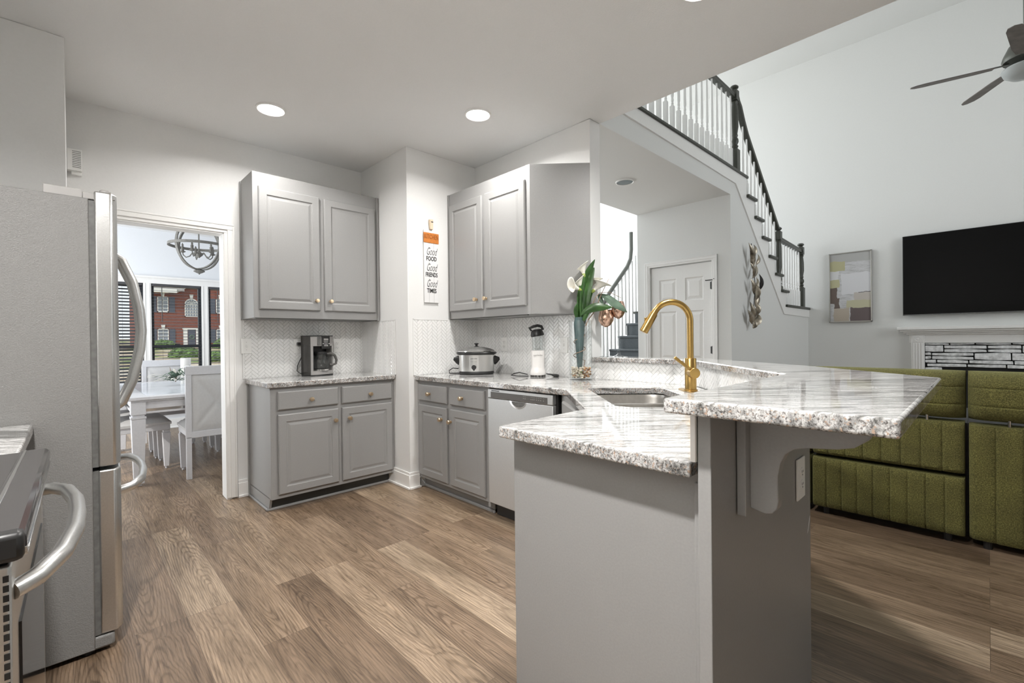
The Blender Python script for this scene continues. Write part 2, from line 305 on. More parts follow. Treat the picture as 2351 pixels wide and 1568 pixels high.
# ---------------------------------------------------------------- geometry helpers
class MB:
    def __init__(s): s.bm = bmesh.new(); s.mi = 0
    def _f(s, vs):
        try:
            f = s.bm.faces.new(vs); f.material_index = s.mi; return f
        except ValueError: return None
    def box(s, x0, x1, y0, y1, z0, z1):
        v = [s.bm.verts.new(p) for p in ((x0,y0,z0),(x1,y0,z0),(x1,y1,z0),(x0,y1,z0),(x0,y0,z1),(x1,y0,z1),(x1,y1,z1),(x0,y1,z1))]
        for q in ((3,2,1,0),(4,5,6,7),(0,1,5,4),(1,2,6,5),(2,3,7,6),(3,0,4,7)): s._f([v[i] for i in q])
        return s
    def prism(s, pts, a0, a1, axis='z', holes=()):
        def P(p, a):
            return (p[0], p[1], a) if axis == 'z' else (a, p[0], p[1]) if axis == 'x' else (p[0], a, p[1])
        loops = [list(pts)] + [list(h) for h in holes]
        flat = [p for l in loops for p in l]
        tris = geometry.tessellate_polygon([[Vector((p[0], p[1], 0)) for p in l] for l in loops])
        lo = [s.bm.verts.new(P(p, a0)) for p in flat]; hi = [s.bm.verts.new(P(p, a1)) for p in flat]
        if len(loops) == 1: s._f(lo[::-1]); s._f(hi)
        else:
            for tr in tris: s._f([lo[i] for i in tr]); s._f([hi[i] for i in tr][::-1])
        k = 0
        for l in loops:
            n = len(l)
            for i in range(n):
                j = (i+1) % n; s._f([lo[k+i], lo[k+j], hi[k+j], hi[k+i]])
            k += n
        return s
    def cyl(s, p0, p1, r0_, r1_=None, n=20):
        return s.tube([p0, p1], [r0_, r0_ if r1_ is None else r1_], n)
    def tube(s, pts, r, n=10, flat=None, cap=True):
        pts = [Vector(p) for p in pts]; rs = r if isinstance(r, (list, tuple)) else [r]*len(pts)
        rings = []; prev = None
        for i, p in enumerate(pts):
            d = (pts[min(i+1, len(pts)-1)] - pts[max(i-1, 0)]).normalized()
            if prev is None:
                a = Vector((0, 0, 1)) if abs(d.z) < .9 else Vector((1, 0, 0)); x = d.cross(a).normalized()
            else:
                x = (prev - d*prev.dot(d)).normalized()
            prev = x; y = d.cross(x)
            fl = flat or 1
            rings.append([s.bm.verts.new(p + x*rs[i]*math.cos(2*PI*k/n) + y*rs[i]*fl*math.sin(2*PI*k/n)) for k in range(n)])
        for a, b in zip(rings, rings[1:]):
            for k in range(n): s._f([a[k], a[(k+1) % n], b[(k+1) % n], b[k]])
        if cap: s._f(rings[0][::-1]); s._f(rings[-1])
        return s
    def lathe(s, prof, c=(0, 0, 0), n=28, sx=1, sy=1, axis='z', sq=0):
        rings = []
        for r, z in prof:
            ring = []
            for k in range(n):
                a = 2*PI*k/n; ca, sa = math.cos(a), math.sin(a)
                if sq:
                    e = sq; f = (abs(ca)**e + abs(sa)**e)**(-1/e); ca *= f; sa *= f
                x, y = r*sx*ca, r*sy*sa
                q = (x, y, z) if axis == 'z' else (z, x, y) if axis == 'x' else (y, z, x)
                ring.append(s.bm.verts.new((c[0]+q[0], c[1]+q[1], c[2]+q[2])))
            rings.append(ring)
        for a, b in zip(rings, rings[1:]):
            for k in range(n): s._f([a[k], a[(k+1) % n], b[(k+1) % n], b[k]])
        s._f(rings[0][::-1]); s._f(rings[-1])
        return s
    def ball(s, c, r, n=12, m=8):
        rx, ry, rz = (r, r, r) if isinstance(r, (int, float)) else r
        return s.lathe([(max(1e-4, math.cos(t)), math.sin(t)*rz) for t in [(-.5 + i/m)*PI for i in range(m+1)]], c, n, rx, ry)
    def sheet(s, fn, nu, nv, thick=0):
        g = [[s.bm.verts.new(fn(i/nu, j/nv)) for j in range(nv+1)] for i in range(nu+1)]
        for i in range(nu):
            for j in range(nv): s._f([g[i][j], g[i+1][j], g[i+1][j+1], g[i][j+1]])
        return s
    def pad(s, x0, x1, z0, z1, y0, d, vg=(), hg=(), r=.03, gd=.012, gw=.012, nu=40, nv=24, bul=0):
        """upholstered block: face towards -y at y0, depth d, rounded rim, stitched channels"""
        W, H = x1-x0, z1-z0
        us = sorted(set([i/nu for i in range(nu+1)] + [.004, .996] + [(g-x0+o)/W for g in vg for o in (-gw, 0, gw)])); us = [u for u in us if 0 <= u <= 1]
        vs = sorted(set([i/nv for i in range(nv+1)] + [.006, .994] + [(g-z0+o)/H for g in hg for o in (-gw, 0, gw)])); vs = [v for v in vs if 0 <= v <= 1]
        def Y(u, v):
            ex = min(u*W, (1-u)*W); ez = min(v*H, (1-v)*H); y = 0
            for e in (ex, ez):
                if e < r: y += r - math.sqrt(max(0, r*r - (r-e)**2))
            for g in vg:
                q = abs(u*W+x0-g)
                if q < gw*2: y += gd*(1-q/(gw*2))
            for g in hg:
                q = abs(v*H+z0-g)
                if q < gw*2: y += gd*(1-q/(gw*2))
            return min(y, d*.6) - bul*math.sin(PI*u)*math.sin(PI*v)
        g = [[s.bm.verts.new((x0+u*W, y0+Y(u, v), z0+v*H)) for v in vs] for u in us]
        b = [[s.bm.verts.new((x0+u*W, y0+d-Y(u, v)*.5, z0+v*H)) for v in vs] for u in us]
        nu_, nv_ = len(us)-1, len(vs)-1
        for i in range(nu_):
            for j in range(nv_):
                s._f([g[i][j], g[i+1][j], g[i+1][j+1], g[i][j+1]]); s._f([b[i][j], b[i][j+1], b[i+1][j+1], b[i+1][j]])
        for i in range(nu_):
            s._f([g[i][0], b[i][0], b[i+1][0], g[i+1][0]]); s._f([g[i][nv_], g[i+1][nv_], b[i+1][nv_], b[i][nv_]])
        for j in range(nv_):
            s._f([g[0][j], g[0][j+1], b[0][j+1], b[0][j]]); s._f([g[nu_][j], b[nu_][j], b[nu_][j+1], g[nu_][j+1]])
        return s
    def xf(s, mat, since=0):
        for v in list(s.bm.verts)[since:]: v.co = mat @ v.co
        return s
    def n(s): s.bm.verts.ensure_lookup_table(); return len(s.bm.verts)

def obj(name, mb, mat, parent=None, bevel=0, smooth=False, seg=2, sub=0, label=None):
    me = bpy.data.meshes.new(name)
    bmesh.ops.recalc_face_normals(mb.bm, faces=mb.bm.faces)
    mb.bm.to_mesh(me); mb.bm.free()
    for q in (mat if isinstance(mat, (list, tuple)) else [mat]): me.materials.append(MT[q])
    o = bpy.data.objects.new(name, me); C.objects.link(o)
    if parent: o.parent = parent
    if smooth:
        for f in me.polygons: f.use_smooth = True
        try: me.set_sharp_from_angle(angle=R(40))
        except Exception: pass
    if bevel:
        b = o.modifiers.new('b', 'BEVEL'); b.width = bevel; b.segments = seg; b.limit_method = 'ANGLE'; b.angle_limit = R(40)
        for f in me.polygons: f.use_smooth = True
        try: me.set_sharp_from_angle(angle=R(35))
        except Exception: pass
        b.harden_normals = False
    if sub:
        b = o.modifiers.new('s', 'SUBSURF'); b.levels = sub; b.render_levels = sub
    if label: o['label'] = label
    return o
def tag(o, label, cat, group=None, kind=None):
    if label: o['label'] = label
    if cat: o['category'] = cat
    if group: o['group'] = group
    if kind: o['kind'] = kind
    return o
def thing(name, label, cat, loc=(0, 0, 0), rz=0, group=None):
    o = bpy.data.objects.new(name, None); C.objects.link(o); o.location = loc; o.rotation_euler = (0, 0, rz); o.empty_display_size = .05
    return tag(o, label, cat, group)
def struct(name, mb, mat, bevel=0, parent=None):
    o = obj(name, mb, mat, parent, bevel)
    if not parent: o['kind'] = 'structure'
    return o
def kids(o): return [c for c in bpy.data.objects if c.parent == o]
def dup(root, loc, rz=None, label=None, group=None):
    r = root.copy(); C.objects.link(r); r.location = loc
    if rz is not None: r.rotation_euler = (0, 0, rz)
    if label: r['label'] = label
    if group: r['group'] = group
    for ch in kids(root):
        c = ch.copy(); C.objects.link(c); c.parent = r
        for g in kids(ch):
            d = g.copy(); C.objects.link(d); d.parent = c
    return r
def text_mb(txt, size, mat4, ext=.0008, shear=0, offset=0, space=1):
    cu = bpy.data.curves.new('t', 'FONT'); cu.body = txt; cu.size = size; cu.extrude = ext; cu.shear = shear; cu.offset = offset; cu.space_character = space
    cu.align_x = 'CENTER'; cu.resolution_u = 3
    o = bpy.data.objects.new('t', cu); me = bpy.data.meshes.new_from_object(o)
    mb = MB(); mb.bm.from_mesh(me); mb.xf(mat4)
    bpy.data.objects.remove(o); bpy.data.curves.remove(cu); bpy.data.meshes.remove(me)
    return mb
def adopt(o, root):
    """hang a mesh built in world coordinates under its thing without moving it"""
    o.parent = root; o.matrix_parent_inverse = (Matrix.Translation(root.location) @ root.rotation_euler.to_matrix().to_4x4()).inverted()
def merge(a, b):
    me = bpy.data.meshes.new('tmp'); b.bm.to_mesh(me); a.bm.from_mesh(me); b.bm.free(); bpy.data.meshes.remove(me); return a
# ================================================================ THE SETTING
struct('floor', MB().box(-1.4, 8.45, -4.2, 8.15, -.1, 0), 'floor')
struct('ceiling', MB().box(-.82, XB2, -3, YA, ZC, ZC+.2), 'ceil')
struct('ceiling_dining', MB().box(-1.4, 2.9, YA, YW+.12, ZC, ZC+.2), 'ceil')
struct('ceiling_living', MB().box(2.7, 8.45, -4.2, 7, ZL, ZL+.2), 'lwall')
struct('wall_back', MB().prism([(-1.4, 0), (.17, 0), (.17, 2.03), (.858, 2.03), (.858, 0), (XP+.02, 0), (XP+.02, ZC), (-1.4, ZC)], YA, YA+.12, 'y'), 'wall')
struct('wall_corner', MB().box(XP, XB2, YP, YA, 0, ZC), 'wall', .004)
struct('wall_right', MB().box(XB, XB2, YB, YP+.01, 0, ZC), 'wall', .004)
struct('wall_fridge', MB().box(-.82, XS, YS, YA, 0, ZC), 'wall', .004)
struct('wall_left', MB().box(-.82, -.7, -3, YS, 0, ZC), 'wall')
struct('wall_rear', MB().prism([(-.82, 0), (2.8, 0), (2.8, ZC), (-.82, ZC)], -3.1, -3, 'y'), 'wall')
struct('wall_rear_living', MB().prism([(2.7, 0), (8.45, 0), (8.45, ZL), (2.7, ZL)], -4.3, -4.2, 'y'), 'lwall')
struct('wall_rear_side', MB().box(2.7, 2.8, -4.2, -3, 0, ZC), 'lwall')
struct('wall_upper', MB().box(2.68, XB2, -4.2, 7, ZC+.2, ZL), 'lwall')
struct('wall_fireplace', MB().box(XF, XF+.12, -4.2, 7, 0, ZL), 'lwall')
# dining room
# (the left side of the dining room, out of every sight line, has most of its wall left out to let in extra daylight)
struct('wall_dining_left', MB().box(-1.4, -1.3, YA+.12, YW, 0, .45), 'dwall')
struct('wall_dining_right', MB().box(2.8, 2.9, YA, YW, 0, ZC+.2), 'dwall')
WX = [(.16, .744), (.826, 1.411), (1.493, 2.08)]; WZ = (.32, 2.02)
struct('wall_dining_window', MB().prism([(-1.4, 0), (2.9, 0), (2.9, ZC), (-1.4, ZC)], YW, YW+.12, 'y', holes=[[(a, WZ[0]), (b, WZ[0]), (b, WZ[1]), (a, WZ[1])] for a, b in WX]), 'dwall')
for i, (a, b) in enumerate(WX):
    m = MB(); f = .035; zr = 1.15
    m.box(a, a+f, YW+.02, YW+.08, *WZ); m.box(b-f, b, YW+.02, YW+.08, *WZ)
    m.box(a, b, YW+.02, YW+.08, WZ[1]-f, WZ[1]); m.box(a, b, YW+.02, YW+.08, WZ[0], WZ[0]+f); m.box(a, b, YW+.01, YW+.07, zr-.022, zr+.022)
    m.box((a+b)/2-.03, (a+b)/2+.03, YW, YW+.03, zr+.015, zr+.035)
    o = struct('window_%d' % (i+1), m, 'sash')
    obj('pane', MB().box(a+f, b-f, YW+.045, YW+.05, WZ[0]+f, WZ[1]-f), 'pane', o)
    m = MB(); g = .041
    m.box(a-g, a+.002, YW-.02, YW, WZ[0]-.06, WZ[1]+.0); m.box(b-.002, b+g, YW-.02, YW, WZ[0]-.06, WZ[1])
    m.box(a-.02, a-.012, YW-.026, YW-.02, WZ[0]-.06, WZ[1]); m.box(b+.012, b+.02, YW-.026, YW-.02, WZ[0]-.06, WZ[1])
    m.box(a-g, b+g, YW-.022, YW, WZ[1], WZ[1]+.075); m.box(a-g, b+g, YW-.045, YW, WZ[1]+.075, WZ[1]+.1); m.box(a-g, b+g, YW-.05, YW, WZ[0]-.1, WZ[0]-.05)
    struct('trim_%d' % (i+1), m, 'trim')
# doorway casing between kitchen and dining room
def casing(name, x0, x1, zt, y0, wd=.068, d=.018, side=-1, axis='y'):
    m = MB()
    def bx(a, b, c, e, t):
        y = (y0-t, y0) if side < 0 else (y0, y0+t)
        if axis == 'y': m.box(a, b, y[0], y[1], c, e)
        else: m.box(y[0], y[1], a, b, c, e)
    for t, s0, s1 in ((d*.55, 0, wd), (d, wd*.35, wd*.82), (d*1.15, wd*.82, wd)):
        bx(x1+s0, x1+s1, .012, zt+s0, t); bx(x0-s1, x0-s0, .012, zt+s0, t); bx(x0-s1, x1+s1, zt+s0, zt+s1, t)
    return struct(name, m, 'trim', .002)
casing('trim_4', .17, .858, 2.03, YA)
m = MB(); m.box(.155, .175, YA-.004, YA+.125, 0, 2.03); m.box(.853, .873, YA-.004, YA+.125, .01, 2.03); m.box(.155, .873, YA-.004, YA+.125, 2.022, 2.045)
struct('trim_5', m, 'trim')
# baseboards with shoe moulding
def baseb(name, segs, h=.135):
    m = MB()
    for (x0, x1, y0, y1, nx, ny) in segs:
        for t, z0, z1 in ((.014, 0, h-.022), (.009, h-.022, h), (.024, 0, .018)):
            a0, a1, b0, b1 = x0, x1, y0, y1
            if nx < 0: a0 = x0-t; a1 = x0
            if nx > 0: a1 = x0+t; a0 = x0
            if ny < 0: b0 = y0-t; b1 = y0
            if ny > 0: b0 = y0; b1 = y0+t
            m.box(a0, a1, b0, b1, z0, z1)
    return struct(name, m, 'trim', .003)
baseb('baseboard_back', [(.93, 1.0, YA, YA, 0, -1)])
baseb('baseboard_corner', [(XP-.012, 2.06, YP, YP, 0, -1), (XP, XP, YP-.012, 3.555, -1, 0)])
baseb('baseboard_dining', [(-1.3, 2.8, YW, YW, 0, -1), (2.8, 2.8, YA+.12, YW, -1, 0)])
baseb('baseboard_living', [(XD+.01, XF, YL, YL, 0, -1), (XF, XF, .9, YL, -1, 0)])
# hall, closet door wall, loft and stair walls
DY0, DY1, DZ = 2.163, 2.93, 2.062
struct('wall_closet', MB().prism([(YL+.09, 0), (DY0, 0), (DY0, DZ), (DY1, DZ), (DY1, 0), (Y3, 0), (Y3, ZC), (YL+.09, ZC)], XD, XD+.1, 'x'), 'lwall')
casing('trim_6', DY0, DY1, DZ, XD, .062, .016, -1, 'x')
m = MB(); W = DY1-DY0; x0, x1 = XD+.03, XD+.07
cols = [(DY0+.11, DY0+W/2-.055), (DY0+W/2+.055, DY1-.11)]; rows = [(.22, .80), (.93, 1.51), (1.63, 1.90)]
m.prism([(DY0+.006, .012), (DY1-.004, .012), (DY1-.004, DZ-.01), (DY0+.006, DZ-.01)], x0, x0+.014, 'x', holes=[[(a, c), (b, c), (b, d), (a, d)] for a, b in cols for c, d in rows])
m.box(x0+.014, x1, DY0+.006, DY1-.004, .012, DZ-.01)
for a, b in cols:
    for c, d in rows:
        rg = [[m.bm.verts.new((x0+dp, yy, zz)) for yy, zz in ((a+i, c+i), (b-i, c+i), (b-i, d-i), (a+i, d-i))] for i, dp in ((0, .0), (.012, .0125), (.022, .0125), (.05, .003))]
        for p, q in zip(rg, rg[1:]):
            for k in range(4): m._f([p[k], p[(k+1) % 4], q[(k+1) % 4], q[k]])
        m._f(rg[-1])
dr = struct('door_1', m, 'trim')
for z in (1.78, 1.05, .3):
    h = MB(); h.cyl((XD-.002, DY0-.0, z-.045), (XD-.002, DY0-.0, z+.045), .0075, n=10); h.box(XD-.001, XD+.004, DY0-.02, DY0+.02, z-.04, z+.04)
    obj('hinge', h, 'darkmetal', dr)
h = MB(); h.box(XD-.012, XD+.0, DY0-.01, DY0+.07, 1.835, 1.845); h.cyl((XD-.03, DY0+.06, 1.84), (XD, DY0+.06, 1.84), .005, n=8); h.cyl((XD-.03, DY0-.03, 1.85), (XD, DY0-.03, 1.85), .004, n=8)
obj('hinge_stop', h, 'darkmetal', dr)
# stair side wall
RUN, RISE, XT0, ZT0 = .25, .2035, 5.68, 2.845
pts = [(XD, 0), (XF, 0), (XF, 1.60), (7.12, 1.60)]
for k in range(5, -1, -1):
    xk = XT0+RUN*k; zk = ZT0-RISE*k
    pts += [(xk+RUN, zk-.035), (xk, zk-.035)]
pts += [(XT0, 3.03), (XB2-.12, 3.03), (XB2-.12, ZC), (XD, ZC)]
pts = [p for i, p in enumerate(pts) if i == 0 or (abs(p[0]-pts[i-1][0])+abs(p[1]-pts[i-1][1])) > 1e-4]
struct('wall_stair', MB().prism(pts, YL, YL+.09, 'y'), 'lwall')
# raised skirt board along the loft edge and down the stair
sk = [(XB2, 2.93), (5.36, 2.90), (7.07, 1.50), (XF, 1.485), (XF, 1.60), (7.12, 1.60)]
for k in range(5, -1, -1):
    xk = XT0+RUN*k; zk = ZT0-RISE*k; sk += [(xk+RUN, zk-.035), (xk, zk-.035)]
sk += [(XT0, 3.03), (XB2, 3.03)]
sk = [p for i, p in enumerate(sk) if i == 0 or (abs(p[0]-sk[i-1][0])+abs(p[1]-sk[i-1][1])) > 1e-4]
struct('trim_7', MB().prism(sk, YL-.014, YL, 'y'), 'trim')
struct('floor_loft', MB().box(XB2, XT0, YL+.09, Y3, ZC, 3.03), 'lwall')
struct('wall_hall', MB().prism([(XD+.1, 0), (7.1, 0), (7.1, 1.5), (XD+.1, .2)], Y3-.04, Y3, 'y'), 'lwall')
# pony wall under the raised bar
PW_in = [(1.03, .462), (1.835, .462), (2.655, 1.195), (XB+.0, YB)]
PW_out = [(XB2, YB), (2.765, 1.235), (1.848, .432), (1.03, .432)]
struct('wall_peninsula', MB().prism(PW_in+PW_out, 0, 1.033), 'cab', .002)

# ---------------------------------------------------------------- staircase
st = thing('staircase', 'white staircase with dark treads coming down from the loft to a landing', 'staircase', (XT0, YL, 0))
def L(mb, o=st):
    mb.xf(Matrix.Translation(-Vector(o.location))); return mb
for k in range(6):
    xk = XT0+RUN*k; zk = ZT0-RISE*k
    obj('tread', L(MB().box(xk-.005, xk+RUN+.035, YL-.045, Y3, zk-.035, zk)), 'rail', st, .008)
    obj('riser', L(MB().box(xk-.005, xk+.01, YL+.09, Y3, zk, zk+RISE-.035)), 'trim', st)
obj('landing', L(MB().box(7.17, XF, YL-.03, Y3, 1.60, 1.636)), 'rail', st, .005)
obj('loft_nosing', L(MB().box(XB2, XT0+.03, YL-.03, YL+.06, 3.03, 3.058)), 'rail', st, .005)
ls = thing('foyer_staircase', 'lower stair flight with blue black treads beyond the hall opening', 'staircase', (6.83, Y3, 0))
for k in range(7):
    xk = 6.83-RUN*(k+1); zk = 1.636-RISE*(k+1)
    obj('step', L(MB().box(xk-.03, xk+RUN+.02, Y3+.01, 4.1, zk-.035, zk), ls), 'tread', ls, .006)
    obj('riser', L(MB().box(xk+RUN-.01, xk+RUN+.01, Y3+.01, 4.1, zk, zk+RISE-.03), ls), 'tread', ls)
obj('landing', L(MB().box(6.83, XF-.01, Y3+.002, 4.15, 1.60, 1.636), ls), 'rail', ls, .005)
obj('handrail', L(MB().tube([(5.35, 4.12, 1.10), (6.1, 4.12, 1.90), (6.62, 4.12, 2.36), (6.72, 4.12, 2.50), (6.75, 4.12, 2.66), (6.75, 4.12, 2.95)], .034, 10), ls), 'litrail', ls, smooth=True)
for k in range(16):
    x = 5.4+.105*k; zt = 1.10+(x-5.35)*.97
    obj('baluster', L(MB().box(x-.014, x+.014, 4.106, 4.134, max(.1, (x-5.1)*.82+.05), min(zt, 2.7)), ls), 'balus', ls)
# ---------------------------------------------------------------- loft and stair railings
def bal_mb(h, sq=.3):
    m = MB(); m.box(-.017, .017, -.017, .017, 0, sq)
    m.lathe([(.017, sq-.001), (.011, sq+.012), (.015, sq+.022), (.010, sq+.032), (.014, sq+.05), (.011, sq+.075), (.015, sq+.09), (.0145, sq+.16), (.009, h)], n=10)
    return m
def newel_mb(h, sqb, sqt=.16, drop=0):
    m = MB(); m.box(-.044, .044, -.044, .044, -drop, sqb)
    z0, z1 = sqb, h-sqt
    m.lathe([(.044, z0-.001), (.03, z0+.02), (.04, z0+.04), (.028, z0+.055), (.042, z0+.09), (.04, z0+.12), (.028, z0+.14), (.036, z0+.16), (.030, z0+.18), (.042, z0+.26), (.040, z1-.12), (.032, z1-.04), (.042, z1-.02), (.03, z1)], n=20)
    m.box(-.04, .04, -.04, .04, z1-.001, h-.05)
    m.lathe([(.03, h-.05), (.026, h-.035), (.045, h-.018), (.046, h-.006), (.034, h+.008), (.008, h+.014)], n=20)
    return m
YR = YL+.045
def rail_mb(pts):
    m = MB(); prof = [(-.03, -.028), (.03, -.028), (.026, -.005), (.031, .012), (.02, .03), (-.02, .03), (-.031, .012), (-.026, -.005)]
    rings = []
    for i, p in enumerate(pts):
        p = Vector(p); d = (Vector(pts[min(i+1, len(pts)-1)])-Vector(pts[max(i-1, 0)])).normalized(); n_ = Vector((0, 1, 0)); u = d.cross(n_)*-1
        if u.length < .1: u = Vector((0, 0, 1))
        if u.z < 0: u = -u
        rings.append([m.bm.verts.new(p + n_*a + u*b) for a, b in prof])
    for a, b in zip(rings, rings[1:]):
        for k in range(8): m._f([a[k], a[(k+1) % 8], b[(k+1) % 8], b[k]])
    m._f(rings[0]); m._f(rings[-1][::-1]); return m
lr = thing('loft_railing', 'dark topped loft railing with white turned balusters above the hall', 'railing', (5.49, YR, ZLF))
obj('handrail', rail_mb([(-2.7, 0, .865), (-.04, 0, .865)]), 'rail', lr, .004)
obj('newel_post', newel_mb(.98, .26), 'rail', lr, smooth=True)
b0 = bal_mb(.84, .25)
bo = obj('baluster', b0, 'balus', lr); bo.location = (-.115, 0, 0)
for k in range(1, 20):
    c = bo.copy(); C.objects.link(c); c.parent = lr; c.location = (-.115-.125*k, 0, 0)
sr = thing('stair_railing', 'dark sloping stair handrail with thin white balusters', 'railing', (7.03, YR, 1.82))
SL = RISE/RUN
def rz_(x): return 2.66+(7.0-x)*SL          # height of the sloping rail
obj('handrail', L(rail_mb([(6.99, YR, rz_(6.99))] + [(x, YR, rz_(x)) for x in (6.5, 6.0, 5.85)] + [(5.74, YR, rz_(5.74)+.03), (5.64, YR, rz_(5.64)+.09), (5.58, YR, 3.90), (5.545, YR, 3.95)]), sr), 'rail', sr, .004)
obj('newel_post', newel_mb(.86, .06, drop=.18), 'rail', sr, smooth=True)
for k in range(6):
    for q in (0, 1):
        x = XT0+.06+RUN*k+q*.125
        if x > 6.98: continue
        zb = ZT0-RISE*k; obj('baluster', bal_mb(rz_(x)-.02-zb, .12+.06*q).xf(Matrix.Translation(Vector((x, YR, zb))-Vector(sr.location))), 'balus', sr)
la = thing('landing_railing', 'short dark landing railing with white balusters beside the fireplace wall', 'railing', (8.12, YR, 1.636))
obj('handrail', rail_mb([(-1.05, 0, .90), (-.04, 0, .86)]), 'rail', la, .004)
obj('newel_post', newel_mb(.97, .3), 'rail', la, smooth=True)
bo = obj('baluster', bal_mb(.85, .24), 'balus', la); bo.location = (-.115, 0, 0)
for k in range(1, 8):
    c = bo.copy(); C.objects.link(c); c.parent = la; c.location = (-.115-.118*k, 0, 0)
# ================================================================ KITCHEN
def herring(w, h, Wt=.0215, Lt=.0675, gap=.0022, phase=(0, 0)):
    """herringbone tiles at 45 degrees, clipped to w x h; local x across, z up, face towards -y"""
    m = MB(); D = math.hypot(w, h); cx, cz = w/2+phase[0], h/2+phase[1]; c45 = math.sqrt(.5); N = int(D/Wt)+4; K = int(D/Lt)+3
    for j in range(-K, K+1):
        for i in range(-N, N+1):
            ox, oy = i*Wt+j*Lt, i*Wt-j*Lt
            for (x0, y0, x1, y1) in ((ox, oy, ox+Lt, oy+Wt), (ox, oy+Wt, ox+Wt, oy+Wt+Lt)):
                mx, my = (x0+x1)/2, (y0+y1)/2; u = (mx-my)*c45+cx; v = (mx+my)*c45+cz
                if u < -.06 or u > w+.06 or v < -.06 or v > h+.06: continue
                g = gap/2; q = []
                for (a, b) in ((x0+g, y0+g), (x1-g, y0+g), (x1-g, y1-g), (x0+g, y1-g)):
                    q.append(((a-b)*c45+cx, (a+b)*c45+cz))
                mxx = sum(p[0] for p in q)/4; mzz = sum(p[1] for p in q)/4
                A = [m.bm.verts.new((p[0], -.004, p[1])) for p in q]
                B = [m.bm.verts.new((p[0]+(mxx-p[0])*.05, -.0062, p[1]+(mzz-p[1])*.05)) for p in q]
                m._f(B)
                for k in range(4): m._f([A[k], A[(k+1) % 4], B[(k+1) % 4], B[k]])
    for co, no in (((0, 0, 0), (-1, 0, 0)), ((w, 0, 0), (1, 0, 0)), ((0, 0, 0), (0, 0, -1)), ((0, 0, h), (0, 0, 1))):
        bmesh.ops.bisect_plane(m.bm, geom=m.bm.verts[:]+m.bm.edges[:]+m.bm.faces[:], plane_co=co, plane_no=no, clear_outer=True)
    m.mi = 1; m.box(0, w, -.0045, 0, 0, h)
    return m
def splash(n, p0, p1, z0, z1, phase=(0, 0), edge=()):
    """tiled strip from plan point p0 to p1 (left to right as seen by someone facing it)"""
    d = Vector((p1[0]-p0[0], p1[1]-p0[1], 0)); w = d.length
    m = herring(w, z1-z0, phase=phase); m.mi = 0
    if 'l' in edge: m.box(-.001, .006, -.0085, 0, 0, z1-z0)
    if 'r' in edge: m.box(w-.006, w+.001, -.0085, 0, 0, z1-z0)
    if 't' in edge: m.box(0, w, -.0085, 0, z1-z0-.006, z1-z0)
    o = obj('trim_%d' % n, m, ['tile', 'grout']); o['kind'] = 'structure'
    o.location = (p0[0], p0[1], z0); o.rotation_euler = (0, 0, math.atan2(d.y, d.x)); return o
ZS = 1.372
splash(20, (.976, YA-.001), (XP, YA-.001), .914, ZS, edge='l')
splash(21, (XP-.001, YA-.002), (XP-.001, 3.43), .914, ZS, edge='rt')
splash(22, (2.008, YP-.001), (XB, YP-.001), .914, ZS, edge='lt')
splash(23, (XB-.001, YP-.002), (XB-.001, YB), .914, ZS, (.01, .02))
splash(24, (XB-.003, YB), (2.652, 1.195), .914, 1.034, (.01, .02))
splash(25, (2.652, 1.197), (1.832, .464), .914, 1.034)
splash(26, (1.832, .464), (1.032, .464), .914, 1.034, edge='r')

struct('trim_27', MB().box(1.022, 1.031, .4635, .4755, .9145, 1.0335), 'trim', .001)
obj('paint_chip', MB().prism([(1.838, .578), (1.832, .570), (1.824, .556), (1.812, .538), (1.806, .526), (1.816, .534), (1.822, .546), (1.831, .562)], .4305, .4318, 'y'), 'chip', bpy.data.objects['wall_peninsula'], label='small white chip in the grey paint')
# ---- raised panel fronts, knobs
def panel_door(x0, x1, z0, z1, frame=.052):
    m = MB(); rg = []
    for ins, y in ((0, 0), (0, -.013), (.006, -.019), (frame, -.019), (frame+.003, -.0145), (frame+.012, -.0125), (frame+.03, -.0175)):
        rg.append([m.bm.verts.new((a, y, b)) for a, b in ((x0+ins, z0+ins), (x1-ins, z0+ins), (x1-ins, z1-ins), (x0+ins, z1-ins))])
    for p, q in zip(rg, rg[1:]):
        for k in range(4): m._f([p[k], p[(k+1) % 4], q[(k+1) % 4], q[k]])
    m._f(rg[0][::-1]); m._f(rg[-1]); return m
def drawer_front(x0, x1, z0, z1):
    m = MB(); rg = []
    for ins, y in ((0, 0), (0, -.012), (.008, -.019)):
        rg.append([m.bm.verts.new((a, y, b)) for a, b in ((x0+ins, z0+ins), (x1-ins, z0+ins), (x1-ins, z1-ins), (x0+ins, z1-ins))])
    for p, q in zip(rg, rg[1:]):
        for k in range(4): m._f([p[k], p[(k+1) % 4], q[(k+1) % 4], q[k]])
    m._f(rg[0][::-1]); m._f(rg[-1]); return m
def knob(x, z, y=-.019, par=None):
    m = MB(); m.lathe([(.011, 0), (.011, -.003), (.0055, -.005), (.0055, -.013), (.0145, -.015), (.0155, -.018), (.0155, -.029), (.0135, -.033), (.004, -.034)], n=20, axis='y')
    m.xf(Matrix.Translation((x, y, z)))
    return obj('knob', m, 'brassk', par, smooth=True)
def front(par, x0, x1, z0, z1, kx, kz, drawer=False):
    d = obj('drawer' if drawer else 'door', (drawer_front if drawer else panel_door)(x0, x1, z0, z1).xf(Matrix.Translation((0, -.001, 0))), 'cab', par)
    knob(kx, kz, -.0195, d); return d

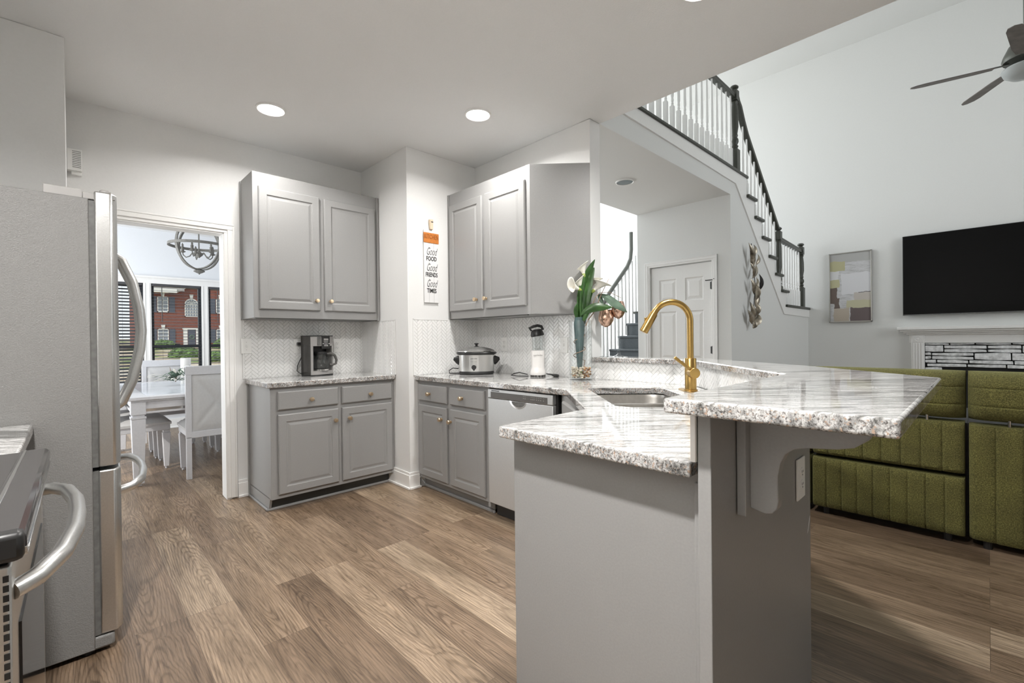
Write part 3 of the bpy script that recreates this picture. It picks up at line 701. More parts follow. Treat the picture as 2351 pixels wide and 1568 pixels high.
# ---- base cabinet against the back wall (local x along the wall, y into it)
c1 = thing('base_cabinet', 'grey base cabinet with two drawers and two doors under the coffee maker', 'cabinet', (1.008, 3.48, 0))
w = XP-1.008; dp = YA-3.48
m = MB(); m.prism([(0, .09), (w-.003, .09), (w-.003, .874), (0, .874)], 0, dp-.002, 'y')
obj('body', m, 'cab', c1, .0015)
m = MB(); m.prism([(.068, 0), (dp-.002, 0), (dp-.002, .095), (.03, .095)], 0, .016, 'x'); m.prism([(0, .86), (dp, .86), (dp, .874), (0, .874)], -.002, 0, 'x')
m.box(-.008, 0, dp-.03, dp-.002, 0, .874)
obj('side_panel', m, 'cab', c1)
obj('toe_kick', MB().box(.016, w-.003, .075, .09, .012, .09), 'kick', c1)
m = MB(); m.box(-.012, .0, .062, dp-.002, 0, .017); m.box(-.012, w-.02, .058, .075, 0, .017); obj('shoe_moulding', m, 'cab', c1, .004)
m = MB(); m.box(w-.03, w-.003, -.003, 0, .09, .874); obj('filler_strip', m, 'cab', c1, .001)
front(c1, .045, .478, .715, .846, .272, .776, True); front(c1, .507, .935, .715, .846, .735, .772, True)
front(c1, .045, .478, .12, .684, .448, .598); front(c1, .507, .935, .12, .684, .560, .600)
# ---- base cabinet on the right wall
RZ = -PI/2
c2 = thing('base_cabinet', 'grey base cabinet with two drawers and two doors left of the dishwasher', 'cabinet', (2.05, YP-.002, 0), RZ)
w = .888; dp = .62
obj('body', MB().box(0, w, 0, dp, .09, .874), 'cab', c2, .0015)
obj('toe_kick', MB().box(.01, w-.03, .06, .075, .02, .09), 'cab', c2)
m = MB(); m.box(.0, w-.02, .045, .06, 0, .02); m.box(.0, w-.02, .055, .062, .055, .065); obj('shoe_moulding', m, 'cab', c2, .004)
obj('filler_strip', MB().box(0, .018, -.003, 0, .09, .874), 'cab', c2, .001); obj('filler_strip', MB().box(w-.024, w, -.003, 0, .06, .874), 'cab', c2, .001); obj('side_return', MB().prism([(0, .004), (.055, .004), (.0, .09)], .0, .012, 'x'), 'cab', c2, .001)
front(c2, .03, .41, .715, .846, .195, .777, True); front(c2, .452, .845, .715, .846, .608, .777, True)
front(c2, .028, .41, .118, .684, .352, .597); front(c2, .452, .845, .118, .684, .468, .592)
# ---- upper cabinets
def upper(name, label, loc, rz, w, dp, doors, plan=None):
    c = thing(name, label, 'cabinet', loc, rz)
    z0, z1 = 0, 1.066
    P = plan or [(0, 0), (w, 0), (w, dp), (0, dp)]
    obj('body', MB().prism(P, 0, z1), 'cab', c, .0015)
    m = MB()
    if plan is None: m.box(-.006, .0, dp-.028, dp, -.002, z1-.003); obj('filler_strip', m, 'cab', c); m = MB(); m.box(w-.022, w+.0, -.008, 0, -.004, z1-.002); obj('filler_strip', m, 'cab', c)
    else: m.box(0, .016, -.008, 0, -.004, z1-.002); obj('filler_strip', m, 'cab', c)
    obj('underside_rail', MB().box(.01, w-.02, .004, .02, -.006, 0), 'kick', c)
    for a, b, kx in doors:
        d = obj('door', panel_door(a, b, .064, .962, .055).xf(Matrix.Translation((0, -.001, 0))), 'cab', c); knob(kx, .142, -.0195, d)
    return c
upper('wall_cabinet', 'grey two door wall cabinet above the coffee maker', (.972, 3.70, 1.376), 0, .99, .328, [(.036, .475, .442), (.512, .95, .553)])
upper('wall_cabinet', 'grey wall cabinet with angled end panel above the blender and slow cooker', (2.372, YP-.002, 1.376), RZ, .955, .30, [(.03, .462, .395), (.498, .935, .512)],
      [(0, 0), (.972, 0), (1.278, .301), (0, .301)])
# ---- dishwasher
dw = thing('dishwasher', 'stainless dishwasher with black control strip and pocket handle', 'dishwasher', (2.028, 2.338, 0), RZ)
w = .592
obj('tub', MB().box(.005, w-.002, .03, .62, .1, .868), 'black', dw)
m = MB(); m.box(0, .575, -.002, .03, .105, .806); 
obj('door', m, 'dwsteel', dw, .004)
m = MB(); m.box(0, .575, -.004, .03, .809, .869); obj('control_panel', m, 'dwsteel', dw, .004)
m = MB(); m.box(.032, .535, -.0055, -.0035, .813, .851); ds = obj('control_strip', m, 'darkpl', dw)
m = MB()
for k in range(7): m.box(.04+.011*k, .048+.011*k, -.0068, -.005, .856, .861)
obj('vent', m, 'black', dw)
m = MB()
for x in (.335, .35, .4, .413, .426, .445, .463, .48, .503): m.box(x, x+.006, -.0062, -.0054, .828, .832); m.box(x, x+.009, -.0062, -.0054, .842, .8435)
obj('button_marks', m, 'greypl', ds)
m = MB(); m.lathe([(.0, 0), (.07, 0), (.074, .001), (.074, -.0015), (.066, -.002)], n=36, axis='y'); m.xf(Matrix.Diagonal((1, 1, .62, 1)))
for v in m.bm.verts:
    if v.co.z > 0: v.co.z = 0
m.xf(Matrix.Translation((.285, -.002, .806))); h = obj('pocket_handle', m, 'chrome', dw, smooth=True)
m = MB(); m.lathe([(.001, 0), (.06, 0), (.06, -.001)], n=36, axis='y'); m.xf(Matrix.Diagonal((1, 1, .55, 1)))
for v in m.bm.verts:
    if v.co.z > 0: v.co.z = 0
m.xf(Matrix.Translation((.29, -.0035, .804))); obj('recess', m, 'gasket', h)
obj('kick_plate', MB().box(.0, .585, .07, .08, .005, .10), 'black', dw)
# ---- corner sink cabinet and peninsula end cabinet
LD = math.hypot(.46, .56)
cc = thing('sink_cabinet', 'grey diagonal corner cabinet below the sink', 'cabinet', (2.045, 1.70, 0), math.atan2(-.56, -.46))
def toloc(P, o):
    q = Matrix.Rotation(-o.rotation_euler.z, 4, 'Z'); return [tuple((q @ (Vector((x, y, 0))-Vector((o.location.x, o.location.y, 0))))[:2]) for x, y in P]
P = toloc([(1.585, 1.14), (2.045, 1.70), (2.045, 1.728), (2.64, 1.728), (2.63, 1.24), (1.80, .495), (1.585, .495)], cc)
obj('body', MB().prism(P, .09, .69), 'cab', cc)
m = MB(); m.box(0, LD, 0, .02, .69, .874); m.box(.03, LD-.03, .06, .08, 0, .09); m.box(-.03, .03, -.003, 0, .09, .874); obj('face_frame', m, 'cab', cc, .001)
front(cc, .05, LD-.05, .12, .684, .10, .598); obj('false_front', drawer_front(.05, LD-.05, .715, .846).xf(Matrix.Translation((0, -.001, 0))), 'cab', cc)
pc = thing('peninsula_cabinet', 'grey end cabinet of the peninsula with plain flat end panel', 'cabinet', (1.105, .482, 0))
obj('body', MB().box(.01, .475, 0, .655, .09, .874), 'cab', pc)
obj('end_panel', MB().box(0, .012, 0, .66, 0, .874), 'cab', pc, .002)
m = MB(); m.box(-.012, 0, .0, .018, 0, .845); m.box(-.02, 0, -.018, .006, 0, .874); obj('corner_trim', m, 'cab', pc, .003)
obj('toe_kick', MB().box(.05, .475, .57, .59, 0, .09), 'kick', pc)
pd = obj('door', panel_door(-.45, -.03, .12, .684).xf(Matrix.Rotation(PI, 4, 'Z')).xf(Matrix.Translation((0, .656, 0))), 'cab', pc)
# ---- granite
def slab(name, label, cat, outer, z0, z1, holes=(), bev=.006):
    cx, cy = outer[0]
    t = tag(obj(name, MB().prism([(x-cx, y-cy) for x, y in outer], z0-z1, 0, 'z', [[(x-cx, y-cy) for x, y in h] for h in holes]), 'granite', None, bev, seg=3), label, cat)
    t.location = (cx, cy, z1); return t
slab('countertop', 'short granite countertop with the coffee maker on it', 'countertop', [(.985, 3.455), (XP-.002, 3.44), (XP-.002, YA-.012), (.985, YA-.012)], .876, .914)
U = Vector((.707, .707)); V = Vector((.707, -.707))
F2 = Vector((2.14, 1.60)); F1 = F2-U*.78; B2 = F2+V*.42; B1 = F1+V*.42
def P2(v): return (v.x, v.y)
hole = [P2(F2-U*.0), P2(B2-V*.03), P2(B2-U*.05), P2(B1+U*.28), P2(B1+U*.08-V*.10), P2(B1-V*.24), P2(F1+U*.0+V*.02), P2(F1+U*.06)]
hole = [P2(F2), P2(F2+V*.39), P2(F2+V*.42-U*.03), P2(F2+V*.42-U*.32), P2(F2+V*.38-U*.70), P2(F2+V*.33-U*.75), P2(F2+V*.08-U*.75), P2(F2+V*.02-U*.70)]
cnt = [(1.018, 1.125), (1.503, 1.135), (2.015, 1.655), (2.015, YP-.012), (XB-.012, YP-.012), (XB-.012, YB+.0), (2.645, 1.203), (1.828, .476), (1.018, .476)]
slab('countertop', 'long granite countertop running from the right wall around the sink to the peninsula end', 'countertop', cnt, .876, .914, [hole])
bar = [(.937, .497), (1.82, .497), (2.62, 1.205), (2.648, YB-.002), (2.885, YB-.002), (2.80, 1.18), (2.36, .56), (1.918, .10), (.937, .096)]
slab('bar_top', 'raised granite bar top above the sink with mitred far end', 'countertop', bar, 1.034, 1.067)
# ---- undermount sink
sk_ = thing('sink', 'stainless undermount double bowl sink set diagonally in the corner', 'sink', (F2.x, F2.y, .874), R(-135))
m = MB(); 
def bowl(a0, a1, b0, b1, d):
    n = 28; rings = []
    for ins, z in ((-.012, 0), (0, 0), (.004, -.02), (.008, -d+.03), (.03, -d)):
        ring = []
        for k in range(n):
            t = 2*PI*k/n; e = 5; ca, sa = math.cos(t), math.sin(t); f = (abs(ca)**e+abs(sa)**e)**(-1/e)
            ring.append(m.bm.verts.new(((a0+a1)/2+((a1-a0)/2-ins)*ca*f, (b0+b1)/2+((b1-b0)/2-ins)*sa*f, z)))
        rings.append(ring)
    for p, q in zip(rings, rings[1:]):
        for k in range(n): m._f([p[k], p[(k+1) % n], q[(k+1) % n], q[k]])
    m._f(rings[-1])
# local x runs along -U from the far corner, local y along V
bowl(-.0, .36, .0, .43, .19); bowl(.385, .765, .0, .42, .17)
m.box(.352, .393, .0, .42, -.012, -.002)
obj('bowls', m, 'sink', sk_, smooth=True)
for x in (.18, .575): obj('drain', MB().lathe([(.04, -.001), (.04, .003), (.03, .003), (.02, 0)], (x, .21, -.189 if x < .3 else -.169)), 'chrome', sk_, smooth=True)
# ---- faucet
FX, FY = 2.345, 1.085
fa = thing('faucet', 'brushed gold gooseneck pull down kitchen faucet', 'faucet', (FX, FY, .914), R(135))
# local x points from the base towards the sink
m = MB(); m.prism([((.03*math.cos(a)), (.095*(1 if math.sin(a) > 0 else -1)+.03*math.sin(a))) for a in [2*PI*k/32 for k in range(32)]], 0, .006)
obj('base_plate', m, 'brass', fa, .002)
obj('body', MB().lathe([(.034, .006), (.034, .012), (.029, .014), (.029, .172), (.027, .175)], n=32), 'brass', fa, smooth=True)
pts = [(0, 0, .17), (0, 0, .26), (0, 0, .372)]
cx, cz, rr = .098, .372, .098
for k in range(1, 17):
    a = PI-k*(PI*.86)/16; pts.append((cx+rr*math.cos(a), 0, cz+rr*math.sin(a)))
obj('spout', MB().tube(pts, .0165, 20), 'brass', fa, smooth=True)
e = Vector(pts[-1]); d = (e-Vector(pts[-2])).normalized()
obj('spray_head', MB().tube([e-d*.002, e, e+d*.004, e+d*.006, e+d*.112, e+d*.115], [.0165, .0185, .0185, .021, .0225, .019], 20), 'brass', fa, smooth=True)
m = MB(); q = e+d*.05; m.box(q.x+.015, q.x+.026, -.006, .006, q.z-.02, q.z+.02); obj('spray_button', m, 'brass', fa, .002)
m = MB(); m.cyl((.0, 0, .10), (-.0, .062, .10), .027, n=28); 
hd = obj('handle_hub', m, 'brass', fa, .0015)
m = MB(); m.box(-.008, .008, .040, .052, 0, .125); m.xf(Matrix.Rotation(R(52), 4, 'Y'))
m.xf(Matrix.Translation((0, 0, .105))); obj('lever', m, 'brass', hd, .003)

# ---- corbels
def corbel(label, loc, rz):
    c = thing('corbel', label, 'corbel', loc, rz, None)
    # local y: -y sticks out from the wall; x across
    obj('back_plate', MB().box(-.03, .055, -.022, -.001, -.27, -.001), 'cab', c, .002)
    pr = [(0, 0), (-.245, 0), (-.247, -.025), (-.235, -.055), (-.21, -.075), (-.18, -.083), (-.12, -.090), (-.095, -.097), (-.078, -.112), (-.068, -.135), (-.062, -.165), (-.062, -.195), (-.063, -.225), (-.06, -.245), (-.05, -.258), (-.035, -.262), (0, -.255)]
    m = MB(); m.prism([(-.021+y, z) for y, z in pr], 0, .035, 'x'); obj('bracket', m, 'cab', c, .002); return c
corbel('grey scrolled corbel under the near end of the bar top', (1.205, .431, 1.033), 0)
corbel('grey corbel peeking out behind the far corner of the pony wall', (1.955, .526, 1.033), math.atan2(.803, .917))
# ---- outlets and switches
def outlet(label, loc, rz, kind='outlet', w=.07, h=.118, nm='wall_outlet'):
    o = thing(nm, label, 'outlet' if kind == 'outlet' else 'switch', loc, rz)
    pl = obj('cover_plate', MB().box(-w/2, w/2, -.006, 0, -h/2, h/2), 'plate', o, .002)
    for z in (-.02, .02):
        if kind == 'outlet':
            m = MB(); m.lathe([(.0165, -.0055), (.0165, -.0085), (.015, -.009)], n=20, axis='y')
            m.xf(Matrix.Translation((0, 0, z))); rc = obj('receptacle', m, 'plate', o, smooth=True)
            m = MB(); m.box(-.008, -.006, -.0097, -.0088, z, z+.008); m.box(.006, .008, -.0097, -.0088, z, z+.007); m.box(-.002, .002, -.0097, -.0088, z-.009, z-.005)
            obj('slots', m, 'slot', rc)
    if kind != 'outlet':
        obj('toggle', MB().box(-.005, .005, -.018, -.005, -.008, .012), 'plate', o, .001)
        m = MB(); m.box(-.0015, .0015, -.0068, -.0055, .028, .031); m.box(-.0015, .0015, -.0068, -.0055, -.031, -.028); obj('screws', m, 'slot', o)
    return o
outlet('white outlet plate on the dark side of the pony wall under the bar', (1.715, .431, .735), 0, w=.085, h=.132)
outlet('white light switch plate at the left end of the back wall tile', (1.0, YA-.007, 1.168), 0, 'switch', .075, nm='light_switch')
outlet('white outlet behind the coffee maker with black plug in it', (1.384, YA-.008, 1.16), 0)
outlet('pale outlet plate half hidden right of the coffee maker', (1.72, YA-.008, 1.16), 0)
outlet('white outlet on the tile between the slow cooker and blender', (XB-.009, 2.852, 1.155), RZ)
outlet('white light switch on the tile behind the flower vase', (XB-.009, 2.20, 1.15), RZ, 'switch', nm='light_switch')
# ---- coffee maker
cm = thing('coffee_maker', 'black and grey drip coffee maker with glass carafe', 'coffee maker', (1.525, 3.865, .914), R(14))
W2 = .105
obj('shell', MB().prism([(-W2, .0), (-W2+.01, -.0), (-W2+.01, .135), (-W2, .135)], .006, .33).prism([(-W2, .09), (W2, .09), (W2, .135), (-W2, .135)], .006, .33), 'darkpl', cm, .004)
m = MB(); arc = [(-W2+.0, -.0)] + [(-W2+.0+2*W2*k/10, -.0-.022*math.sin(PI*k/10)) for k in range(1, 10)] + [(W2, 0)]
m.prism(arc+[(W2, .134), (-W2, .134)], .245, .325); m.prism(arc+[(W2, .1), (-W2, .1)], .008, .04); m.box(-W2, -W2+.022, -.002, .1, .03, .26); m.box(W2-.012, W2, -.002, .1, .03, .26)
obj('front_frame', m, 'greypl', cm, .002)
m = MB(); m.prism([(p[0]*1.01, p[1]-.001) for p in arc]+[(W2+.001, .136), (-W2-.001, .136)], .325, .332); m.prism([(p[0], p[1]-.0) for p in arc]+[(W2, .13), (-W2, .13)], 0, .008); obj('lid', m, 'black', cm, .002)
m = MB(); m.prism([(-.02, -.0235), (.0, -.0245), (.03, -.0225), (.062, -.0185), (.062, .0), (-.02, .0)], .222, .326); cp = obj('control_panel', m, 'black', cm, .001)
m = MB(); m.box(.0, .042, -.0262, -.022, .292, .308); obj('display', m, 'greypl', cp)
m = MB()
for k in range(3): m.box(.0+.002*k, .04-.002*k, -.0255, -.0225, .282-.012*k, .2845-.012*k)
for a, b in ((-.010, .262), (.047, .262), (.004, .245), (.016, .245), (.03, .245)): m.box(a, a+.008, -.0255, -.019, b, b+.005)
obj('button_marks', m, 'plate', cp)
obj('water_window', MB().box(-.055, -.024, -.0235, -.018, .25, .322), 'gasket', cm, .002)
obj('brew_cavity', MB().box(-W2+.02, W2-.01, .075, .095, .04, .25), 'black', cm)
obj('warming_plate', MB().lathe([(.065, .04), (.065, .052), (.058, .054)], (.005, .03, 0)), 'chrome', cm, smooth=True)
ca = thing('coffee_carafe', 'glass coffee carafe with black handle inside the coffee maker', 'carafe', (1.525, 3.865, .968), R(14))
obj('glass_jug', MB().lathe([(.05, 0), (.062, .015), (.066, .05), (.06, .085), (.045, .11), (.042, .125), (.0405, .125), (.043, .11), (.058, .085), (.064, .05), (.06, .017), (.05, .002)], (.005, .025, 0), 32), 'glass', ca, smooth=True)
obj('carafe_lid', MB().lathe([(.046, .12), (.048, .128), (.046, .142), (.02, .148)], (.005, .025, 0)), 'black', ca, smooth=True)
obj('handle', MB().tube([(.045, .0, .125), (.075, -.012, .128), (.105, -.022, .11), (.12, -.026, .07), (.115, -.024, .04), (.085, -.014, .03), (.066, -.006, .035)], [.009, .011, .011, .010, .010, .009, .008], 10), 'darkpl', ca, smooth=True)
cw = obj('power_cord', MB().tube([(1.384, YA-.04, 1.176), (1.405, YA-.045, 1.165), (1.412, YA-.05, 1.12), (1.395, YA-.05, 1.06), (1.365, YA-.055, 1.0), (1.355, YA-.07, .955), (1.375, YA-.09, .935), (1.43, YA-.09, .945)], .0035, 8), 'black', None, smooth=True); adopt(cw, cm)
obj('plug', MB().box(1.371, 1.401, YA-.05, YA-.018, 1.166, 1.192), 'black', cw, .004)
# ---- slow cooker
sl = thing('slow_cooker', 'oval steel slow cooker with black rim and domed glass lid', 'slow cooker', (2.42, 2.93, .914), R(-44))
E_ = .68
def ov(pr, n=40, e=2.3): return MB().lathe(pr, n=n, sx=1, sy=E_, sq=e)
obj('base', ov([(.128, .0), (.14, .006), (.142, .024), (.138, .028)]), 'black', sl, smooth=True)
sh = obj('steel_shell', ov([(.142, .027), (.143, .05), (.146, .12), (.147, .160), (.14, .162)]), 'steel', sl, smooth=True)
obj('crock_rim', ov([(.148, .16), (.162, .168), (.166, .176), (.162, .183), (.150, .184), (.12, .17)]), 'black', sl, smooth=True)
ld = obj('lid', ov([(.150, .183), (.153, .188), (.145, .197), (.11, .212), (.06, .222), (.015, .225)]), 'gasket', sl, smooth=True, label='smoked glass lid')
obj('lid_rim', ov([(.151, .183), (.155, .186), (.151, .191), (.146, .189)]), 'chrome', ld, smooth=True)
obj('lid_knob', MB().lathe([(.024, .222), (.022, .227), (.010, .23), (.010, .243), (.018, .247), (.019, .252), (.008, .255)]), 'black', ld, smooth=True)
for s in (-1, 1):
    obj('handle', MB().tube([(s*.135, 0, .112), (s*.16, 0, .122), (s*.19, 0, .128)], [.022, .018, .006], 12, flat=1.8), 'black', sl, smooth=True)
m = MB(); m.prism([(.019*math.cos(a), .019*math.sin(a)-(.008 if abs(a-1.5*PI) < .3 else 0)) for a in [2*PI*k/24 for k in range(24)]], -.118, -.098, 'y'); m.xf(Matrix.Translation((-.014, 0, .062))); obj('dial', m, 'black', sl, .002)
m = MB()
for a, b in ((-.040, .132), (-.012, .132)): m.box(a, a+.024, -.1005, -.0985, b-.003, b+.001); m.box(a, a+.022, -.1005, -.0985, b-.026, b-.0245)
obj('printed_marks', m, 'gasket', sh)
m = MB(); m.box(-.048, -.046, -.1003, -.098, .035, .15); m.box(.018, .020, -.1003, -.098, .035, .15); m.box(-.015, -.0135, -.1003, -.098, .08, .15); obj('panel_lines', m, 'plate', sh)
cw = obj('power_cord', MB().tube([(2.32, 3.045, .96), (2.285, 3.075, .965), (2.265, 3.10, .945), (2.27, 3.10, .922), (2.31, 3.09, .919), (2.38, 3.08, .919)], .004, 8), 'black', None, smooth=True); adopt(cw, sl)
# ---- personal blender
bl = thing('blender', 'white personal blender with clear cup and black lid', 'blender', (2.545, 2.36, .914), R(-44))
obj('motor_base', MB().lathe([(.040, .012), (.058, .014), (.062, .022), (.061, .04), (.052, .062), (.049, .075), (.052, .16), (.053, .195), (.048, .198)], n=32), 'whitepl', bl, smooth=True)
m = MB()
for k in range(10):
    a = 2*PI*k/10; m.lathe([(.009, 0), (.009, .014)], (.048*math.cos(a), .048*math.sin(a), 0), 8)
obj('feet', m, 'darkpl', bl)
m = text_mb('nutribullet', .016, Matrix.Translation((0, -.0525, .158)) @ Matrix.Rotation(PI/2, 4, 'X'), .001); obj('lettering', m, 'greypl', bl)
obj('cup', MB().lathe([(.040, .198), (.041, .26), (.044, .318), (.0425, .318), (.0395, .26), (.038, .2)], n=32), 'glass', bl, smooth=True)
m = MB()
for a in (0, PI/2): m.tube([(.025*math.cos(a), .025*math.sin(a), .215), (0, 0, .203), (-.025*math.cos(a), -.025*math.sin(a), .212)], .002, 6)
obj('blade', m, 'chrome', bl)
ld = obj('lid', MB().lathe([(.046, -.004), (.050, .0), (.050, .012), (.045, .03), (.038, .045), (.02, .05)], n=28).xf(Matrix.Translation((0, 0, .308)) @ Matrix.Rotation(R(-9), 4, 'Y')), 'black', bl, smooth=True)
obj('carry_loop', MB().tube([(-.045, 0, .345), (-.06, 0, .365), (-.03, 0, .378), (.0, 0, .385), (.03, 0, .378), (.042, 0, .352)], [.004, .006, .006, .006, .006, .005], 8, flat=1.8), 'black', ld, smooth=True)
cw = obj('power_cord', MB().tube([(2.50, 2.425, .93), (2.465, 2.475, .945), (2.465, 2.535, .935), (2.445, 2.545, .922), (2.445, 2.475, .919), (2.485, 2.40, .919)], .004, 8), 'black', None, smooth=True); adopt(cw, bl)
cw = obj('plug', MB().tube([(2.585, 2.31, .935), (2.60, 2.27, .930), (2.605, 2.245, .924), (2.615, 2.215, .924)], [.004, .006, .013, .009], 8), 'black', None, smooth=True); adopt(cw, bl)
# ---- flower vase: local x runs across the view, y away from it, z up
va = thing('glass_vase', 'tall clear glass cylinder vase with pebbles in the bottom', 'vase', (2.545, 1.955, .914), R(-44))
obj('glass_wall', MB().lathe([(.076, .0), (.078, .004), (.078, .408), (.0755, .408), (.0755, .008), (.03, .008)], n=40), 'glass', va, smooth=True)
random.seed(3); pb = None
peb = thing('pebbles', 'cream and amber pebbles filling the bottom of the glass vase', 'pebbles', (2.545, 1.955, .923), R(-44)); peb['kind'] = 'stuff'
ma, mb_ = MB(), MB()
for k in range(190):
    a = random.uniform(0, 2*PI); rr = .062*math.sqrt(random.random()) if k % 2 else random.uniform(.052, .064); z = random.uniform(.007, .078); s = random.uniform(.006, .0105)
    (mb_ if (math.cos(a) > .35 and random.random() < .7) or random.random() < .1 else ma).ball((rr*math.cos(a), rr*math.sin(a), z), (s, s*random.uniform(.7, 1), s*random.uniform(.55, .9)), 7, 5)
C.objects.unlink(peb); bpy.data.objects.remove(peb)
pa = obj('pebbles', ma, 'peb1', None, smooth=True); pa.location = (2.545, 1.955, .923); pa.rotation_euler.z = R(-44); tag(pa, 'cream pebbles in the bottom of the glass vase', 'pebbles', kind='stuff')
pa = obj('pebbles', mb_, 'peb2', None, smooth=True); pa.location = (2.545, 1.955, .923); pa.rotation_euler.z = R(-44); tag(pa, 'amber brown pebbles at the right side inside the glass vase', 'pebbles', kind='stuff')
PXM = .00302
def vp_(px, py, d=0): return (Vector(((px-1333)*PXM, d, (868-py)*PXM)))
def calla(label, bx, by, path, sc_, tilt, turn, d):
    """stem from the bunch up to the bloom at pixel-derived height; bloom is a rolled flaring trumpet"""
    sc_ *= 1.45; f = thing('calla_lily', label, 'flower', (2.545, 1.955, 1.0), R(-44), 'white calla lilies in the glass vase')
    off = Vector((0, 0, -.086))
    top = vp_(bx, by, d)+off
    st_ = [p+off for p in path]+[top]
    obj('stem', MB().tube(st_, .006, 8), 'leaf', f, smooth=True)
    ax = Matrix.Rotation(turn, 4, 'Z') @ Matrix.Rotation(tilt, 4, 'Y')
    m = MB(); nu, nv = 28, 12; g = []
    for i in range(nu+1):
        a = 2*PI*i/nu; row = []
        for j in range(nv+1):
            t = j/nv; r = .006+.030*t**1.8*(1+.25*math.cos(a)) + .010*max(0, t-.75)*4*(.6+.4*math.sin(2*a))
            z = .075*t+.018*t*t*math.cos(a) - .012*max(0, t-.8)*5*.6
            row.append(m.bm.verts.new(ax @ Vector((r*math.cos(a)*sc_, r*math.sin(a)*sc_, z*sc_))+top))
        g.append(row)
    for i in range(nu):
        for j in range(nv): m._f([g[i][j], g[i+1][j], g[i+1][j+1], g[i][j+1]])
    o = obj('bloom', m, 'petal', f, smooth=True); s_ = o.modifiers.new('t', 'SOLIDIFY'); s_.thickness = .0012
    obj('throat', MB().lathe([(.004, -.008), (.0078*sc_, .0), (.0088*sc_, .012), (.0092*sc_, .02)], n=14).xf(Matrix.Translation(top) @ ax), 'spadix', f, smooth=True)
    obj('spadix', MB().tube([(0, 0, .01), (.002, 0, .05*sc_)], [.003, .002], 8).xf(Matrix.Translation(top) @ ax), 'brassk', f, smooth=True)
    return f
calla('topmost white calla lily above the leaves', 1343, 632, [vp_(1338, 730), vp_(1341, 680)], .78, R(-14), 0, -.0)
calla('white calla lily facing left at the far left of the bunch', 1333, 664, [vp_(1334, 740, -.02), vp_(1332, 700, -.02)], .8, R(-72), R(25), -.03)
calla('white calla lily tucked behind the left bloom', 1338, 664, [vp_(1336, 740), vp_(1337, 700)], .8, R(-20), 0, .01)
calla('large white calla lily leaning right of the tall leaf', 1361, 668, [vp_(1342, 740, .02), vp_(1352, 700, .02)], .95, R(44), R(-15), .0)
calla('pale calla lily at the back right of the bunch', 1358, 660, [vp_(1344, 740, .03), vp_(1352, 700, .03)], .8, R(22), 0, .035)
def leaf(name, label, pts, wid, mat, roll=0, par=None, d=0, fold=.25):
    """blade along a spine; widths taper; slightly folded along the midrib"""
    m = MB(); P = [Vector(p) for p in pts]; n = len(P); rows = []
    for i, p in enumerate(P):
        dd = (P[min(i+1, n-1)]-P[max(i-1, 0)]).normalized(); side = dd.cross(Vector((math.sin(roll), -math.cos(roll), 0))).normalized(); nn = side.cross(dd)
        wv = wid[i]; rows.append([m.bm.verts.new(p+side*wv*s+nn*fold*wv*abs(s)*-1 + nn*.003*math.sin(i*2.1+s*5)) for s in (-1, -.5, 0, .5, 1)])
    for a, b in zip(rows, rows[1:]):
        for k in range(4): m._f([a[k], a[k+1], b[k+1], b[k]])
    o = obj(name, m, mat, par, smooth=True); s_ = o.modifiers.new('t', 'SOLIDIFY'); s_.thickness = .0015; s_ = o.modifiers.new('s', 'SUBSURF'); s_.levels = s_.render_levels = 2
    return o
fo = thing('vase_foliage', 'green leaves and blue green wrapped stems standing in the glass vase', 'foliage', (2.545, 1.955, .914), R(-44))
obj('stem_wrap', MB().lathe([(.012, .07), (.018, .10), (.030, .26), (.038, .38), (.030, .43), (.02, .43)], (-.008, 0, 0), 20), 'wrap', fo, smooth=True)
obj('lower_stems', MB().tube([(-.012, 0, .02), (-.012, 0, .12)], .009, 8).tube([(.002, .005, .02), (0, 0, .12)], .008, 8), 'stem', fo, smooth=True)
leaf('tall_leaf', None, [vp_(1338, 722), vp_(1336, 690), vp_(1345, 650), vp_(1356, 615), vp_(1368, 593)], [.012, .045, .040, .026, .002], 'leaf', .35, fo)
leaf('tall_leaf', None, [vp_(1345, 712, -.02), vp_(1345, 680, -.03), vp_(1352, 645, -.03), vp_(1364, 612, -.02)], [.01, .030, .028, .008], 'leaf', -.6, fo)
leaf('wide_leaf', None, [vp_(1332, 722, -.03), vp_(1345, 710, -.05), vp_(1365, 703, -.06), (vp_(1385, 704, -.06)), vp_(1404, 705, -.05)], [.006, .026, .034, .024, .002], 'leaf', 0, fo, fold=.4)
leaf('dusty_leaf', None, [vp_(1378, 672, .01), vp_(1395, 680, 0), vp_(1412, 695, -.01), vp_(1428, 705, -.01), vp_(1440, 716, -.01)], [.004, .028, .034, .022, .002], 'leaf2', .3, fo)
leaf('dusty_leaf', None, [vp_(1376, 672, .02), vp_(1382, 684, .02), vp_(1386, 696, .02)], [.008, .024, .004], 'leaf2', .3, fo)
leaf('short_leaf', None, [vp_(1334, 735, .02), vp_(1326, 715, .0), vp_(1325, 700, -.01), vp_(1330, 690, 0)], [.018, .030, .020, .003], 'leaf', .2, fo)
leaf('short_leaf', None, [vp_(1338, 735, -.03), vp_(1345, 720, -.04), vp_(1352, 712, -.03)], [.012, .020, .003], 'leaf', .2, fo)
obj('twig', MB().tube([vp_(1345, 745), vp_(1352, 730), vp_(1362, 718, .01), vp_(1372, 700, .01), vp_(1380, 676), vp_(1399, 638)], [.005, .004, .004, .0035, .003, .002], 6)
    .tube([vp_(1360, 700), vp_(1368, 680), vp_(1378, 670), vp_(1400, 669), vp_(1426, 682)], [.003, .003, .0025, .002, .0015], 6), 'twig', fo, smooth=True)
sp_ = []
for k in range(30):
    t = k/29; a = 4.5*PI*t+.5; rr = .045-.01*t; sp_.append((rr*math.cos(a)-.008, rr*.7*math.sin(a), .13+.21*t))
